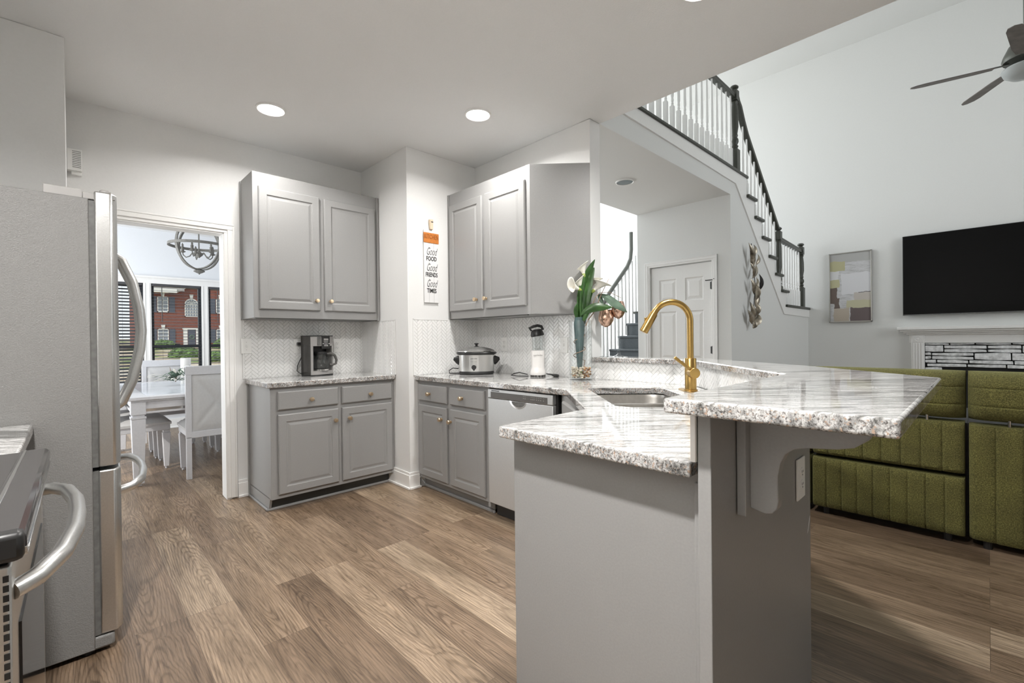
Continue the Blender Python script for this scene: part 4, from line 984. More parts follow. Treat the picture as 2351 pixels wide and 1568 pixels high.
obj('twig', MB().tube([(.0, 0, .05), (.02, 0, .09)]+sp_+[(.02, 0, .40)], .0028, 6), 'twig', fo, smooth=True)
# ---- mercury glass goblets on the bar
def goblet(label, loc, hs, s):
    g = thing('goblet', label, 'goblet', loc, 0, None)
    obj('foot', MB().lathe([(.048, 0), (.048, .003), (.02, .010), (.009, .02)], n=28), 'glass', g, smooth=True)
    m = MB(); pr = [(.009, .018)]; n = int(hs/.012)
    for k in range(n): pr.append((.0085+.0035*math.sin(k*1.9), .02+(hs-.03)*k/n))
    pr += [(.016, hs-.008), (.018, hs), (.010, hs+.006)]; m.lathe(pr, n=10); obj('twisted_stem', m, 'glass', g, smooth=True)
    obj('bowl', MB().lathe([(.008, hs+.004), (.032*s, hs+.018), (.050*s, hs+.05), (.052*s, hs+.075), (.044*s, hs+.105), (.038*s, hs+.125), (.036*s, hs+.125), (.042*s, hs+.105), (.049*s, hs+.075), (.047*s, hs+.05), (.028*s, hs+.022), (.004, hs+.012)], n=32), 'bull', g, smooth=True)
goblet('shorter copper mercury glass goblet on the bar behind the vase leaves', (2.73, 1.872, 1.067), .205, 1.05)
goblet('taller copper mercury glass goblet right of its twin on the bar', (2.775, 1.80, 1.067), .262, .95)
# ---- kitchen sign hanging on the corner wall
sg = thing('kitchen_sign', 'narrow white sign reading Good FOOD Good FRIENDS Good TIMES with orange top', 'sign', (2.185, YP, 1.80))
w, h = .142, .60
m = MB()
for k in range(3): m.box(-w/2+k*w/3+.0005, -w/2+(k+1)*w/3-.0005, -.016, -.006, -.29, .31)
obj('board', m, 'signw', sg, .001)
ob = obj('orange_band', MB().box(-w/2-.002, w/2+.002, -.020, -.010, .205, .288), 'signo', sg, .001)
FR = Matrix.Rotation(PI/2, 4, 'X')
obj('lettering', text_mb('KITCHEN', .046, Matrix.Translation((0, -.0205, .238)) @ FR @ Matrix.Diagonal((.72, 1.15, 1, 1)), .001), 'signk', ob)
m = text_mb('Good', .07, Matrix.Translation((0, -.0165, .105)) @ FR @ Matrix.Diagonal((.62, 1.3, 1, 1)), .0006, .45, -.0008)
for k in (1, 2): merge(m, text_mb('Good', .07, Matrix.Translation((0, -.0165, .105-.135*k+.002*k)) @ FR @ Matrix.Diagonal((.62, 1.3, 1, 1)), .0006, .45, -.0008))
for k, tx in enumerate(('FOOD', 'FRIENDS', 'TIMES')): merge(m, text_mb(tx, .05, Matrix.Translation((0, -.0165, .058-.133*k)) @ FR @ Matrix.Diagonal((.72 if k != 1 else .62, 1.0, 1, 1)), .0006, 0, .0012))
obj('lettering', m, 'ink', sg)
m = MB(); m.prism([(-.018, .40), (.018, .402), (.014, .318), (-.012, .318)], -.022, -.008, 'y'); m.box(-.015, .012, -.03, -.02, .318, .39); obj('clothes_peg', m, 'clip', sg, .001)
obj('hanger_slot', MB().box(-.008, .012, -.0315, -.0295, .375, .382), 'ink', sg)
# ---- door chime on the back wall
vt = thing('door_chime', 'small white louvred chime box high on the back wall', 'door chime', (.037, YA, 2.29))
bx_ = obj('box', MB().box(-.03, .04, -.05, 0, 0, .135), 'plate', vt, .002)
m = MB()
for k in range(10): m.box(-.005, .035, -.0515, -.0495, .02+.011*k, .0225+.011*k)
obj('louvres', m, 'gasket', vt)
obj('bracket', MB().box(-.01, .04, -.03, 0, -.02, 0), 'plate', vt, .002)
# ---- recessed ceiling lights
def can(label, x, y, z, on=True, group=None, pw=1):
    t = thing('recessed_light', label, 'ceiling light', (x, y, z-.012), 0, group)
    obj('trim_ring', MB().lathe([(.092, .012), (.09, .002), (.082, 0), (.078, .004), (.076, .012)], n=36), 'trim', t, smooth=True)
    obj('lens', MB().lathe([(.077, .011), (.077, .005), (.05, .004), (.01, .0035)], n=32), 'led' if on else 'offl', t, smooth=True)
    if on:
        l = bpy.data.lights.new('lamp', 'AREA'); l.shape = 'DISK'; l.size = .15; l.energy = CAN_W*pw; l.color = (1, .98, .955); l.spread = R(155)
        lo = bpy.data.objects.new('lamp', l); C.objects.link(lo); lo.parent = t; lo.location = (0, 0, -.004)
    return t
can('lit recessed light in the ceiling nearest the dining doorway', .993, 3.322, ZC, pw=.5)
can('lit recessed light in the ceiling in front of the angled wall cabinet', 2.054, 2.442, ZC, pw=.55)
can('lit recessed light at the very top edge above the peninsula', 2.03, .88, ZC)
can('lit recessed light in the kitchen ceiling out of view to the left of the viewer', -.2, .75, ZC, pw=2.4)
can('unlit recessed light in the low hall ceiling beyond the bar', 4.01, 2.51, ZC, False)
# ---- refrigerator: local x depth towards the room, built in world coordinates
fr = thing('refrigerator', 'stainless french door refrigerator with grey textured side', 'refrigerator', (-.3, 2.80, 0))
def LF(m): return m.xf(Matrix.Translation((.3, -2.80, 0)))
obj('case', LF(MB().box(-.64, .062, 2.39, 3.20, .02, 1.757)), 'fside', fr, .004)
def fdoor(y0, y1, z0, z1, nm):
    m = MB(); pr = [(.078, y0+.002), (.128, y0), (.146, y0+.03), (.157, (y0+y1)/2), (.146, y1-.03), (.128, y1), (.078, y1-.002)]
    m.prism(pr, z0, z1); return obj(nm, LF(m), 'steel', fr, .006)
fdoor(2.39, 2.792, .722, 1.79, 'door'); fdoor(2.798, 3.20, .722, 1.79, 'door'); fdoor(2.39, 3.20, .072, .708, 'freezer_drawer')
m = MB(); m.box(.062, .080, 2.396, 3.194, .722, 1.752); m.box(.062, .080, 2.396, 3.194, .072, .706); obj('gasket', LF(m), 'gasket', fr)
m = MB(); m.box(-.06, .046, 2.40, 2.43, 1.757, 1.79); m.box(.046, .13, 2.40, 2.43, 1.757, 1.782); m.lathe([(.017, 1.78), (.017, 1.80), (.013, 1.803)], (.112, 2.42, 0)); m.box(.08, .14, 2.395, 2.42, 1.765, 1.769); obj('hinge_cover', LF(m), 'greypl', fr, .004)
m = MB(); m.box(-.06, .046, 3.16, 3.19, 1.757, 1.79); m.box(.046, .13, 3.16, 3.19, 1.757, 1.782); obj('hinge_cover', LF(m), 'greypl', fr, .004)
m = MB(); m.box(.05, .12, 2.395, 3.195, .015, .068); obj('base_grille', LF(m), 'fside', fr, .01)
for yy in (2.735, 2.855):
    pts = [(.135, yy, .90), (.175, yy, .93), (.215, yy, 1.03), (.243, yy, 1.17), (.25, yy, 1.26), (.243, yy, 1.36), (.22, yy, 1.48), (.18, yy, 1.58), (.135, yy, 1.61)]
    obj('handle', LF(MB().tube(pts, .0125, 12, flat=1.3)), 'steel', fr, smooth=True)
pts = [(.135, 2.46, .60), (.185, 2.47, .61), (.222, 2.54, .62), (.24, 2.68, .625), (.245, 2.8, .625), (.24, 2.92, .625), (.222, 3.06, .62), (.185, 3.13, .61), (.135, 3.14, .60)]
obj('drawer_handle', LF(MB().tube(pts, .014, 12, flat=1.3)), 'steel', fr, smooth=True)
for yy in (2.43, 3.16): obj('foot', LF(MB().lathe([(.02, 0), (.02, .02)], (.04, yy, 0))), 'foot', fr)
# ---- counter between range and refrigerator
c3 = thing('base_cabinet', 'narrow grey cabinet between the range and the refrigerator', 'cabinet', (-.68, 1.735, 0))
obj('body', MB().box(0, .56, 0, .64, .09, .874), 'cab', c3); obj('toe_kick', MB().box(0, .50, 0, .64, 0, .09), 'kick', c3)
slab('countertop', 'small granite countertop corner beside the refrigerator at the left edge', 'countertop', [(-.69, 1.725), (-.098, 1.725), (-.094, 2.383), (-.69, 2.383)], .876, .914)
# ---- range
rg_ = thing('range', 'stainless electric range with black glass cooktop and curved handle', 'range', (-.366, 1.34, 0), R(-.8))
def LR(m): return m.xf(Matrix.Translation((.36, -1.34, 0)))
Y0, Y1 = .985, 1.715
obj('body', LR(MB().box(-.68, -.085, Y0+.005, Y1-.005, .02, .885)), 'gasket', rg_, .003)
obj('cooktop', LR(MB().box(-.68, -.075, Y0, Y1, .905, .926)), 'blackglass', rg_, .004)
m = MB(); m.prism([(-.09, .885), (-.045, .885), (-.036, .905), (-.036, .922), (-.045, .929), (-.09, .929)], Y0, Y1, 'y'); obj('front_trim', LR(m), 'blackglass', rg_, .004)
m = MB(); m.box(-.68, -.035, Y0-.002, Y0+.012, .897, .905); m.box(-.05, -.0345, Y0, Y1, .893, .899); m.box(-.084, -.078, Y0, Y1, .926, .930); obj('steel_edge', LR(m), 'chrome', rg_, .001)
obj('end_cap', LR(MB().box(-.12, -.038, Y0-.012, Y0+.02, .888, .93)), 'black', rg_, .008)
dr_ = obj('oven_door', LR(MB().box(-.085, -.052, Y0, Y1, .26, .882)), 'steel', rg_, .004)
obj('door_glass', LR(MB().box(-.053, -.0485, Y0+.09, Y1-.09, .36, .76)), 'blackglass', dr_)
m = MB()
for k in range(26): m.box(-.0605, -.0545, Y0-.0015, Y0+.002, .868-.0140*k-.009, .868-.0140*k)
obj('vent_slots', LR(m), 'black', dr_)
pts = [(-.055, Y0+.04, .83), (-.03, Y0+.06, .835), (-.003, Y0+.13, .84), (.013, Y0+.25, .842), (.016, 1.34, .842), (.013, Y1-.25, .842), (-.003, Y1-.13, .84), (-.03, Y1-.06, .835), (-.055, Y1-.04, .83)]
obj('handle', LR(MB().tube(pts, .0145, 14)), 'steel', dr_, smooth=True)
obj('storage_drawer', LR(MB().box(-.085, -.052, Y0, Y1, .06, .25)), 'steel', rg_, .004)
obj('backguard', LR(MB().box(-.695, -.66, Y0, Y1, .926, 1.05)), 'blackglass', rg_, .004)
# ================================================================ LIVING ROOM
# ---- sofas: local x runs along world -Y (left to right as seen), backs face the kitchen
def seat_unit(par, y0, y1, low=True, tall=False):
    """y0 > y1 in world; x local = (par.y - y)"""
    a, b = par.location.y-y0, par.location.y-y1; w = b-a; g = .008
    cx = lambda n: [a+g+(w-2*g)*k/n for k in range(1, n)]
    if tall:
        obj('back_panel', MB().pad(a+g, b-g, .045, .69, 0, .16, cx(7), (), .035, .009, .004, 44, 20), 'olive', par, smooth=True)
    else:
        obj('lower_back_panel', MB().pad(a+g, b-g, .05, .378, 0, .16, cx(9), (), .022, .009, .004, 60, 14), 'olive', par, smooth=True)
        obj('upper_back_panel', MB().pad(a+g, b-g, .402, .695, .006, .16, cx(8), (), .03, .009, .004, 60, 14), 'olive', par, smooth=True)
    hd = obj('headrest', MB().pad(a+g-.004, b-g+.004, .712, .985, -.015, .24, (), (.80, .90), .09, .007, .004, 30, 24, .02), 'olive', par, smooth=True)
    for q in (.22, .78):
        obj('headrest_post', MB().tube([(a+w*q, .04, .66), (a+w*q, .03, .74)], .007, 8), 'chrome', hd, smooth=True)
    obj('seat_cushion', MB().pad(a+g, b-g, .28, .46, .2, .75, (), (), .05, 0, .01, 12, 8), 'olive', par, smooth=True)
    obj('seat_base', MB().box(a, b, .14, .92, .05, .68), 'foot', par)
    for q in (a+.08, b-.08):
        for yy in (.06, .86): obj('foot', MB().lathe([(.018, 0), (.018, .06)], (q, yy, 0), 12), 'foot', par)
s1 = thing('sofa', 'olive green channel tufted two seat recliner sofa seen from behind', 'sofa', (3.62, 1.60, 0), -PI/2)
seat_unit(s1, 1.60, .845); 
# the wide lower and upper rows run on as one length, so the second seat shares the pattern
seat_unit(s1, .845, .088)
s2 = thing('sofa', 'olive green corner sofa module at the right edge with full height channels', 'sofa', (3.62, .087, 0), -PI/2)
seat_unit(s2, .087, -.66, tall=True)
# ---- television
tv = thing('television', 'large black wall mounted television above the mantel', 'television', (XF, -.14, 1.46))
obj('screen_housing', MB().box(-.075, -.035, -.955, .955, 0, 1.08), 'black', tv, .003)
obj('screen', MB().box(-.0765, -.0745, -.948, .948, .012, 1.073), 'tv', tv)
obj('bottom_bezel', MB().box(-.078, -.074, -.955, .955, -.004, .01), 'gasket', tv)
obj('wall_bracket', MB().box(-.036, 0, -.3, .3, .3, .8), 'black', tv)
# ---- fireplace
fp = thing('fireplace', 'white mantel fireplace with fluted pilasters and white ledge stone', 'fireplace', (XF, -.30, 0))
YC = 1.16
m = MB(); m.box(-.19, 0, -YC-.01, YC+.01, 1.262, 1.30); m.box(-.165, 0, -YC+.02, YC-.02, 1.238, 1.262); m.box(-.13, 0, -YC+.05, YC-.05, 1.215, 1.238); m.box(-.105, 0, -YC+.08, YC-.08, 1.195, 1.215)
obj('mantel_shelf', m, 'trim', fp, .004)
obj('frieze', MB().box(-.075, 0, -YC+.11, YC-.11, 1.085, 1.195), 'trim', fp, .002)
for s in (1, -1):
    a, b = sorted((s*(YC-.13), s*(YC-.265)))
    m = MB(); m.box(-.085, 0, a, b, 0, 1.195)
    for k in range(4): c_ = a+.025+.0283*k; m.box(-.094, -.084, c_-.007, c_+.007, .16, 1.08)
    m.box(-.10, 0, a-.01, b+.01, 0, .15); m.box(-.09, -.08, a+.012, b-.012, 1.09, 1.185)
    p = obj('pilaster', m, 'trim', fp, .003)
    obj('rosette', MB().lathe([(.036, -.09), (.036, -.097), (.026, -.097), (.022, -.093), (.012, -.1), (.002, -.1)], (0, (a+b)/2, 1.138), 20, axis='x'), 'trim', p, smooth=True)
obj('stone_backing', MB().prism([(-.9, .15), (.9, .15), (.9, 1.085), (-.9, 1.085)], -.03, 0, 'x', holes=[[(-.68, .15+1e-3), (.68, .15+1e-3), (.68, .73), (-.68, .73)]]), 'charcoal', fp)
random.seed(11); m = MB(); z = .15
while z < 1.07:
    h = random.choice((.05, .06, .075, .095)); h = min(h, 1.085-z)
    if h < .025: break
    y = -.895
    while y < .89:
        wd = min(random.uniform(.14, .42), .895-y)
        if wd < .04: break
        if not (z < .72 and y+wd > -.66 and y < .66):
            j = lambda: random.uniform(-.008, .008); t = random.uniform(-.075, -.05)
            sub_ = [(y+.006, h)] if random.random() > .3 or h < .07 else [(y+.006, h/2), (y+.006, None)]
            hh = [(z, z+h)] if len(sub_) == 1 else [(z, z+h*.48), (z+h*.5, z+h)]
            for (za, zb) in hh:
                i0 = m.n(); m.prism([(y+.006, za+.008+j()*.6), (y+wd*.5, za+.005+j()*.5), (y+wd-.005, za+.008+j()*.6), (y+wd-.004, zb-.008+j()*.6), (y+wd*.4, zb-.004+j()*.5), (y+.009, zb-.007+j()*.6)], t, -.02, 'x')
        y += wd
    z += h
obj('ledge_stone', m, 'stone', fp, .006)
fb = MB(); fb.box(-.02, .0, -.68, .68, .02, .73); obj('firebox', fb, 'charcoal', fp)
m = MB(); m.box(-.05, -.03, -.68, .68, .69, .73); m.box(-.05, -.03, -.68, -.64, .15, .7); m.box(-.05, -.03, .64, .68, .15, .7)
for k in range(9): m.tube([(-.045, -.6+.15*k, .15), (-.045, -.6+.15*k, .69)], .006, 6)
obj('fire_screen', m, 'darkmetal', fp)
obj('hearth', MB().box(-.45, 0, -1.1, 1.1, 0, .05), 'stone', fp, .004)
# ---- framed painting
pi_ = thing('framed_painting', 'tall framed abstract painting in grey, gold and brown left of the television', 'painting', (XF, 1.672, 1.394), PI)
Wd, Hh = .515, 1.03
m = MB(); f = .014
for a in ((0, f, 0, Hh), (Wd-f, Wd, 0, Hh), (0, Wd, 0, f), (0, Wd, Hh-f, Hh)): m.box(0, .045, a[0], a[1], a[2], a[3])
obj('frame', m, 'pframe', pi_, .002)
obj('canvas', MB().box(.004, .034, f, Wd-f, f, Hh-f), 'canvas', pi_)
# ---- metal leaf wall sculpture on the stair wall
wl = thing('leaf_wall_sculpture', 'tall silver and gold metal leaf sculpture on the white stair wall', 'wall sculpture', (5.71, YL, 1.32))
random.seed(5)
sp_ = [(-.02, -.06, .02), (.0, -.07, .2), (.03, -.08, .45), (.0, -.07, .7), (-.03, -.06, .95)]
obj('stem', MB().tube(sp_, .005, 6), 'darkmetal', wl, smooth=True)
def mleaf(x, z, ln, wd, ang, y, mat):
    P = [Vector((x+ln*t*math.sin(ang), y-.03*math.sin(PI*t), z+ln*t*math.cos(ang))) for t in [k/6 for k in range(7)]]
    leaf('metal_leaf', None, P, [1.05*wd*q for q in (.15, .7, 1, .95, .7, .35, .03)], mat, random.uniform(-1.3, -.5), wl, fold=.35)
for (x, z, ln, wd, ang, y) in ((-.02, .73, .25, .035, -.55, -.07), (.0, .66, .28, .035, -.35, -.06), (.01, .7, .16, .022, .55, -.09), (0, .56, .2, .03, -.65, -.08), (.02, .55, .22, .025, .6, -.05),
        (.03, .36, .22, .035, -.6, -.07), (.02, .30, .2, .03, -.2, -.09), (.04, .30, .24, .028, .55, -.06), (.02, .22, .2, .035, .3, -.08), (-.01, .05, .26, .035, -.5, -.07), (-.02, .02, .22, .04, -.75, -.06),
        (.0, .0, .17, .04, .45, -.08), (-.03, -.03, .1, .03, .1, -.07), (.02, .12, .16, .03, -.1, -.09), (-.04, .80, .14, .022, .2, -.08), (.05, .42, .16, .02, .25, -.07)):
    mleaf(x, z, ln, wd, ang, y, 'metalleaf')
m = MB(); m.tube([(.05, -.07, .50), (.17, -.08, .50)], .003, 6); obj('arm', m, 'darkmetal', wl)
mleaf(.17, .42, .2, .022, -.1, -.08, 'darkmetal')
# ---- ceiling fan
FZ = 3.47; BL0 = 103
HX, HY = 5.79, -.225
fan = thing('ceiling_fan', 'grey wood ceiling fan with white glass bowl at the top right corner', 'ceiling fan', (HX, HY, FZ))
obj('downrod', MB().tube([(0, 0, .16), (0, 0, ZL-FZ)], .013, 10), 'fanm', fan, smooth=True)
obj('canopy', MB().lathe([(.03, ZL-FZ-.09), (.07, ZL-FZ-.03), (.075, ZL-FZ)], n=24), 'fanm', fan, smooth=True)
obj('motor_housing', MB().lathe([(.02, .19), (.07, .18), (.10, .15), (.135, .07), (.142, .04), (.135, .02), (.09, .0), (.05, -.02), (.05, -.04)], n=36), 'fanm', fan, smooth=True)
obj('glass_bowl', MB().lathe([(.06, -.02), (.135, -.035), (.145, -.05), (.13, -.09), (.09, -.12), (.02, -.135)], n=36), 'frost', fan, smooth=True)
for k in range(5):
    # blade pointing along local x at angle; tips measured in the photo
    a = R(BL0)+k*2*PI/5
    Rm = Matrix.Rotation(a, 4, 'Z') @ Matrix.Rotation(R(-12), 4, 'X')
    bl_ = [(.19, -.045), (.30, -.062), (.64, -.070), (.70, -.057), (.735, -.02), (.735, .02), (.70, .05), (.64, .066), (.30, .062), (.19, .045)]
    o = obj('blade', MB().prism(bl_, -.003, .003).xf(Rm), 'fanw', fan, .001)
    m = MB(); m.box(.10, .20, -.022, .022, .003, .009); m.box(.18, .27, -.035, .035, .003, .007); m.xf(Rm); obj('blade_arm', m, 'fanm', o, .002)

# ================================================================ DINING ROOM
TX0, TX1, TY0, TY1 = .345, 1.46, 4.90, 6.78
tb = thing('dining_table', 'silver painted dining table with pale blue glass top', 'table', ((TX0+TX1)/2, (TY0+TY1)/2, 0))
def LT(m): return m.xf(Matrix.Translation((-(TX0+TX1)/2, -(TY0+TY1)/2, 0)))
m = MB(); m.prism([(TX0, TY0), (TX1, TY0), (TX1, TY1), (TX0, TY1)], .722, .75, holes=[[(TX0+.13, TY0+.13), (TX1-.13, TY0+.13), (TX1-.13, TY1-.13), (TX0+.13, TY1-.13)]]); m.box(TX0+.02, TX1-.02, TY0+.02, TY1-.02, .706, .722)
obj('top_frame', LT(m), 'dwood', tb, .004)
obj('top_inset', LT(MB().box(TX0+.131, TX1-.131, TY0+.131, TY1-.131, .722, .7505)), 'dtop', tb)
m = MB()
for (a, b, c, d) in ((TX0+.05, TX1-.05, TY0+.035, TY0+.055), (TX0+.05, TX1-.05, TY1-.055, TY1-.035), (TX0+.035, TX0+.055, TY0+.05, TY1-.05), (TX1-.055, TX1-.035, TY0+.05, TY1-.05)):
    m.box(a, b, c, d, .645, .706); m.box(a, b, c, d, .605, .622)
obj('apron', LT(m), 'dwood', tb, .002)
obj('apron_mirror', LT(MB().box(TX0+.06, TX1-.06, TY0+.042, TY0+.05, .62, .647)), 'chrome', tb)
for x in (TX0+.07, TX1-.07):
    for y in (TY0+.07, TY1-.07):
        m = MB(); m.box(x-.05, x+.05, y-.05, y+.05, .60, .706); m.box(x-.042, x+.042, y-.042, y+.042, .585, .60); m.box(x-.052, x+.052, y-.052, y+.052, .565, .585)
        i0 = m.n(); m.box(x-.048, x+.048, y-.048, y+.048, .02, .565)
        for v in list(m.bm.verts)[i0:]:
            if v.co.z < .1: v.co.x = x+(v.co.x-x)*.72; v.co.y = y+(v.co.y-y)*.72
        m.box(x-.02, x+.02, y-.02, y+.02, 0, .02); obj('leg', LT(m), 'dwood', tb, .003)
# chair: local origin at floor under the back; seat goes towards +y, back of the backrest faces -y
ch0 = thing('dining_chair', 'silver dining chair at the near table end showing its diamond tufted back', 'chair', (.965, 4.86, 0), 0, 'dining chairs')
m = MB(); hw = .235
m.box(-hw, -hw+.045, 0, .035, .36, .985); m.box(hw-.045, hw, 0, .035, .36, .985); m.box(-hw, hw, -.002, .037, .915, .992); m.box(-hw+.04, hw-.04, 0, .035, .36, .415)
for s in (-1, 1): m.prism([(s*(hw-.022)-.02, .0), (s*(hw-.022)+.02, .0), (s*(hw-.022)+.02, .035), (s*(hw-.022)-.02, .035)], 0, .37)
obj('back_frame', m, 'dwood', ch0, .003)
def tuft(u, v):
    x = (u-.5)*2*(hw-.045); z = .415+v*.50; d = min(abs(abs(u-.5)-abs(v-.5)), .08)/.08
    return x, z, d
m = MB(); n = 28
for face in (-1, 1):
    g = []
    for i in range(n+1):
        row = []
        for j in range(n+1):
            x, z, d = tuft(i/n, j/n); e = min(1, min(i, n-i, j, n-j)/2.5); y = .0175+face*(.006+.009*d*e+.004*e)
            row.append(m.bm.verts.new((x, y, z)))
        g.append(row)
    for i in range(n):
        for j in range(n): m._f([g[i][j], g[i+1][j], g[i+1][j+1], g[i][j+1]])
obj('back_cushion', m, 'dfab', ch0, smooth=True)
m = MB(); m.ball((0, .042, .665), .014, 10, 6); m.box(-.04, .04, .030, .036, .655, .675); obj('crystal_stud', m, 'chrome', ch0, smooth=True)
def seat(u, v): return 0
m = MB(); n = 16
def SZ(i, j):
    e = min(1, min(i, n-i)/3, min(j+2, n-j)/3); return .445+.05*math.sin(PI/2*e)
g = [[m.bm.verts.new(((i/n-.5)*2*(hw+.0), .03+.44*j/n, SZ(i, j))) for j in range(n+1)] for i in range(n+1)]
for i in range(n):
    for j in range(n): m._f([g[i][j], g[i+1][j], g[i+1][j+1], g[i][j+1]])
m.box(-hw, hw, .03, .47, .425, .447); obj('seat_cushion', m, 'dfab', ch0, smooth=True)
obj('apron', MB().box(-hw+.01, hw-.01, .03, .46, .37, .427), 'dwood', ch0, .004)
for s in (-1, 1):
    m = MB(); i0 = m.n(); x = s*(hw-.04); m.box(x-.032, x+.032, .40, .464, .02, .345)
    for v in list(m.bm.verts)[i0:]:
        if v.co.z < .1: v.co.x = x+(v.co.x-x)*.6; v.co.y = .432+(v.co.y-.432)*.6
    m.box(x-.026, x+.026, .406, .458, .345, .372); m.lathe([(.012, 0), (.012, .02)], (x, .432, 0), 8); obj('front_leg', m, 'dwood', ch0, .003)
G = 'dining chairs'
dup(ch0, (.235, 5.68, 0), -PI/2, 'silver dining chair on the left side of the table, nearer the kitchen', G)
dup(ch0, (.215, 6.22, 0), -PI/2, 'silver dining chair on the left side of the table, nearer the windows', G)
dup(ch0, (1.60, 5.68, 0), PI/2, 'silver dining chair on the right side of the table, its legs seen nearer the kitchen', G)
dup(ch0, (1.60, 6.36, 0), PI/2, 'silver dining chair on the right side of the table, its legs seen nearer the windows', G)
dup(ch0, (.86, 7.02, 0), PI, 'silver dining chair at the far table end below the windows', G)
# centrepiece
cpx, cpy = .81, 5.95
ct = thing('centrepiece', 'dusty green leaf and pale flower centrepiece on the dining table', 'centrepiece', (cpx, cpy, .75))
random.seed(9)
for k in range(46):
    a = random.uniform(0, 2*PI); r1 = random.uniform(.10, .24); z1 = random.uniform(.03, .13)
    P = [Vector((r1*t*math.cos(a), r1*t*math.sin(a), .03+z1*math.sin(PI*t*.7)*1.2)) for t in (.2, .5, .8, 1.05)]
    leaf('leaf', None, P, [.006, .022, .018, .002], 'leaf2' if k % 3 else 'petal', a+PI/2, ct)
m = MB()
for k in range(14): a = random.uniform(0, 6.28); m.tube([(0, 0, .04), (.05*math.cos(a), .05*math.sin(a), random.uniform(.12, .2))], [.003, .001], 5)
obj('sprigs', m, 'twig', ct)
for (x, y, h, r, lb) in ((cpx+.12, cpy+.20, .28, .048, 'taller wide white candle behind the table greenery'), (cpx+.13, cpy+.05, .20, .036, 'shorter white candle in front of the wide one')):
    c_ = thing('candle', lb, 'candle', (x, y, .75)); obj('wax', MB().lathe([(r, 0), (r, h), (r*.8, h-.006), (.01, h-.01)], n=28), 'candle', c_, smooth=True); obj('wick', MB().tube([(0, 0, h-.01), (0, 0, h+.01)], .0015, 5), 'ink', c_)
# chandelier
chn = thing('chandelier', 'grey wooden globe chandelier with candle arms in the dining room', 'chandelier', (1.06, 6.10, 2.275))
def ring(rad, wd, th, rot):
    m = MB(); n = 56; rs = []
    for k in range(n):
        a = 2*PI*k/n; c_, s_ = math.cos(a), math.sin(a)
        rs.append([m.bm.verts.new((c_*r_, s_*r_, z_)) for r_, z_ in ((rad-th, -wd), (rad, -wd), (rad, wd), (rad-th, wd))])
    for k in range(n):
        p, q = rs[k], rs[(k+1) % n]
        for j in range(4): m._f([p[j], p[(j+1) % 4], q[(j+1) % 4], q[j]])
    return m.xf(rot)
obj('hoop', ring(.285, .014, .012, Matrix.Identity(4)), 'chand', chn, smooth=True)
obj('hoop', ring(.272, .014, .012, Matrix.Rotation(R(32), 4, 'Z') @ Matrix.Rotation(PI/2, 4, 'X')), 'chand', chn, smooth=True)
obj('hoop', ring(.26, .014, .012, Matrix.Rotation(R(128), 4, 'Z') @ Matrix.Rotation(PI/2, 4, 'X')), 'chand', chn, smooth=True)
obj('stem', MB().tube([(0, 0, -.09), (0, 0, ZC-2.275)], .007, 8), 'chand', chn)
obj('canopy', MB().lathe([(.05, ZC-2.275-.03), (.06, ZC-2.275)], n=20), 'chand', chn)
obj('hub', MB().lathe([(.004, -.135), (.012, -.125), (.035, -.105), (.04, -.09), (.02, -.07), (.01, -.06)], n=20), 'chand', chn, smooth=True)
obj('finial', MB().lathe([(.004, -.318), (.01, -.308), (.03, -.30), (.055, -.285), (.05, -.275), (.02, -.265), (.015, -.25), (.004, -.245)], n=20), 'chand', chn, smooth=True)
for k in range(5):
    a = R(20)+2*PI*k/5; ca_, sa_ = math.cos(a), math.sin(a)
    ar = obj('arm', MB().tube([(ca_*q, sa_*q, z) for q, z in ((.02, -.09), (.06, -.08), (.085, -.12), (.12, -.135), (.145, -.11), (.15, -.08))], .006, 8), 'chand', chn, smooth=True)
    obj('candle_socket', MB().lathe([(.012, -.085), (.028, -.075), (.028, -.07), (.014, -.068), (.014, -.02), (.008, -.018), (.011, .0), (.002, .02)], (ca_*.15, sa_*.15, 0), 12), 'chand', ar, smooth=True)
# blinds
for i, ((a, b), lb) in enumerate(zip(WX, ('left dining window, partly behind the refrigerator handle', 'middle dining window', 'right dining window, beside the doorway casing'))):
    bd = thing('window_blind', 'dark horizontal slat blind in the ' + lb, 'blind', ((a+b)/2, YW-.03, 0))
    w_ = (b-a)/2-.012; m = MB(); tl = R(30 if i == 0 else 9)
    for k in range(38):
        z = 1.97-.043*k
        dy, dz = .021*math.cos(tl), .021*math.sin(tl)
        vs = [m.bm.verts.new(p) for p in ((-w_, .035-dy, z-dz), (w_, .035-dy, z-dz), (w_, .035+dy, z+dz), (-w_, .035+dy, z+dz))]
        vt_ = [m.bm.verts.new(v.co+Vector((0, 0, .0022))) for v in vs]
        m._f(vs[::-1]); m._f(vt_)
        for j in range(4): m._f([vs[j], vs[(j+1) % 4], vt_[(j+1) % 4], vt_[j]])
    obj('slats', m, 'blind', bd)
    obj('headrail', MB().box(-w_, w_, .015, .055, 1.985, 2.018), 'blind', bd, .002)
    m = MB()
    for q in (-.6, .25): m.box(w_*q-.001, w_*q+.001, .013, .015, .33, 1.985)
    obj('ladder_cord', m, 'blind', bd); obj('tilt_wand', MB().tube([(-w_*.62, .005, 1.98), (-w_*.62, .005, 1.50)], .005, 6), 'black', bd)
    obj('bottom_rail', MB().box(-w_, w_, .02, .05, .325, .345), 'blind', bd)
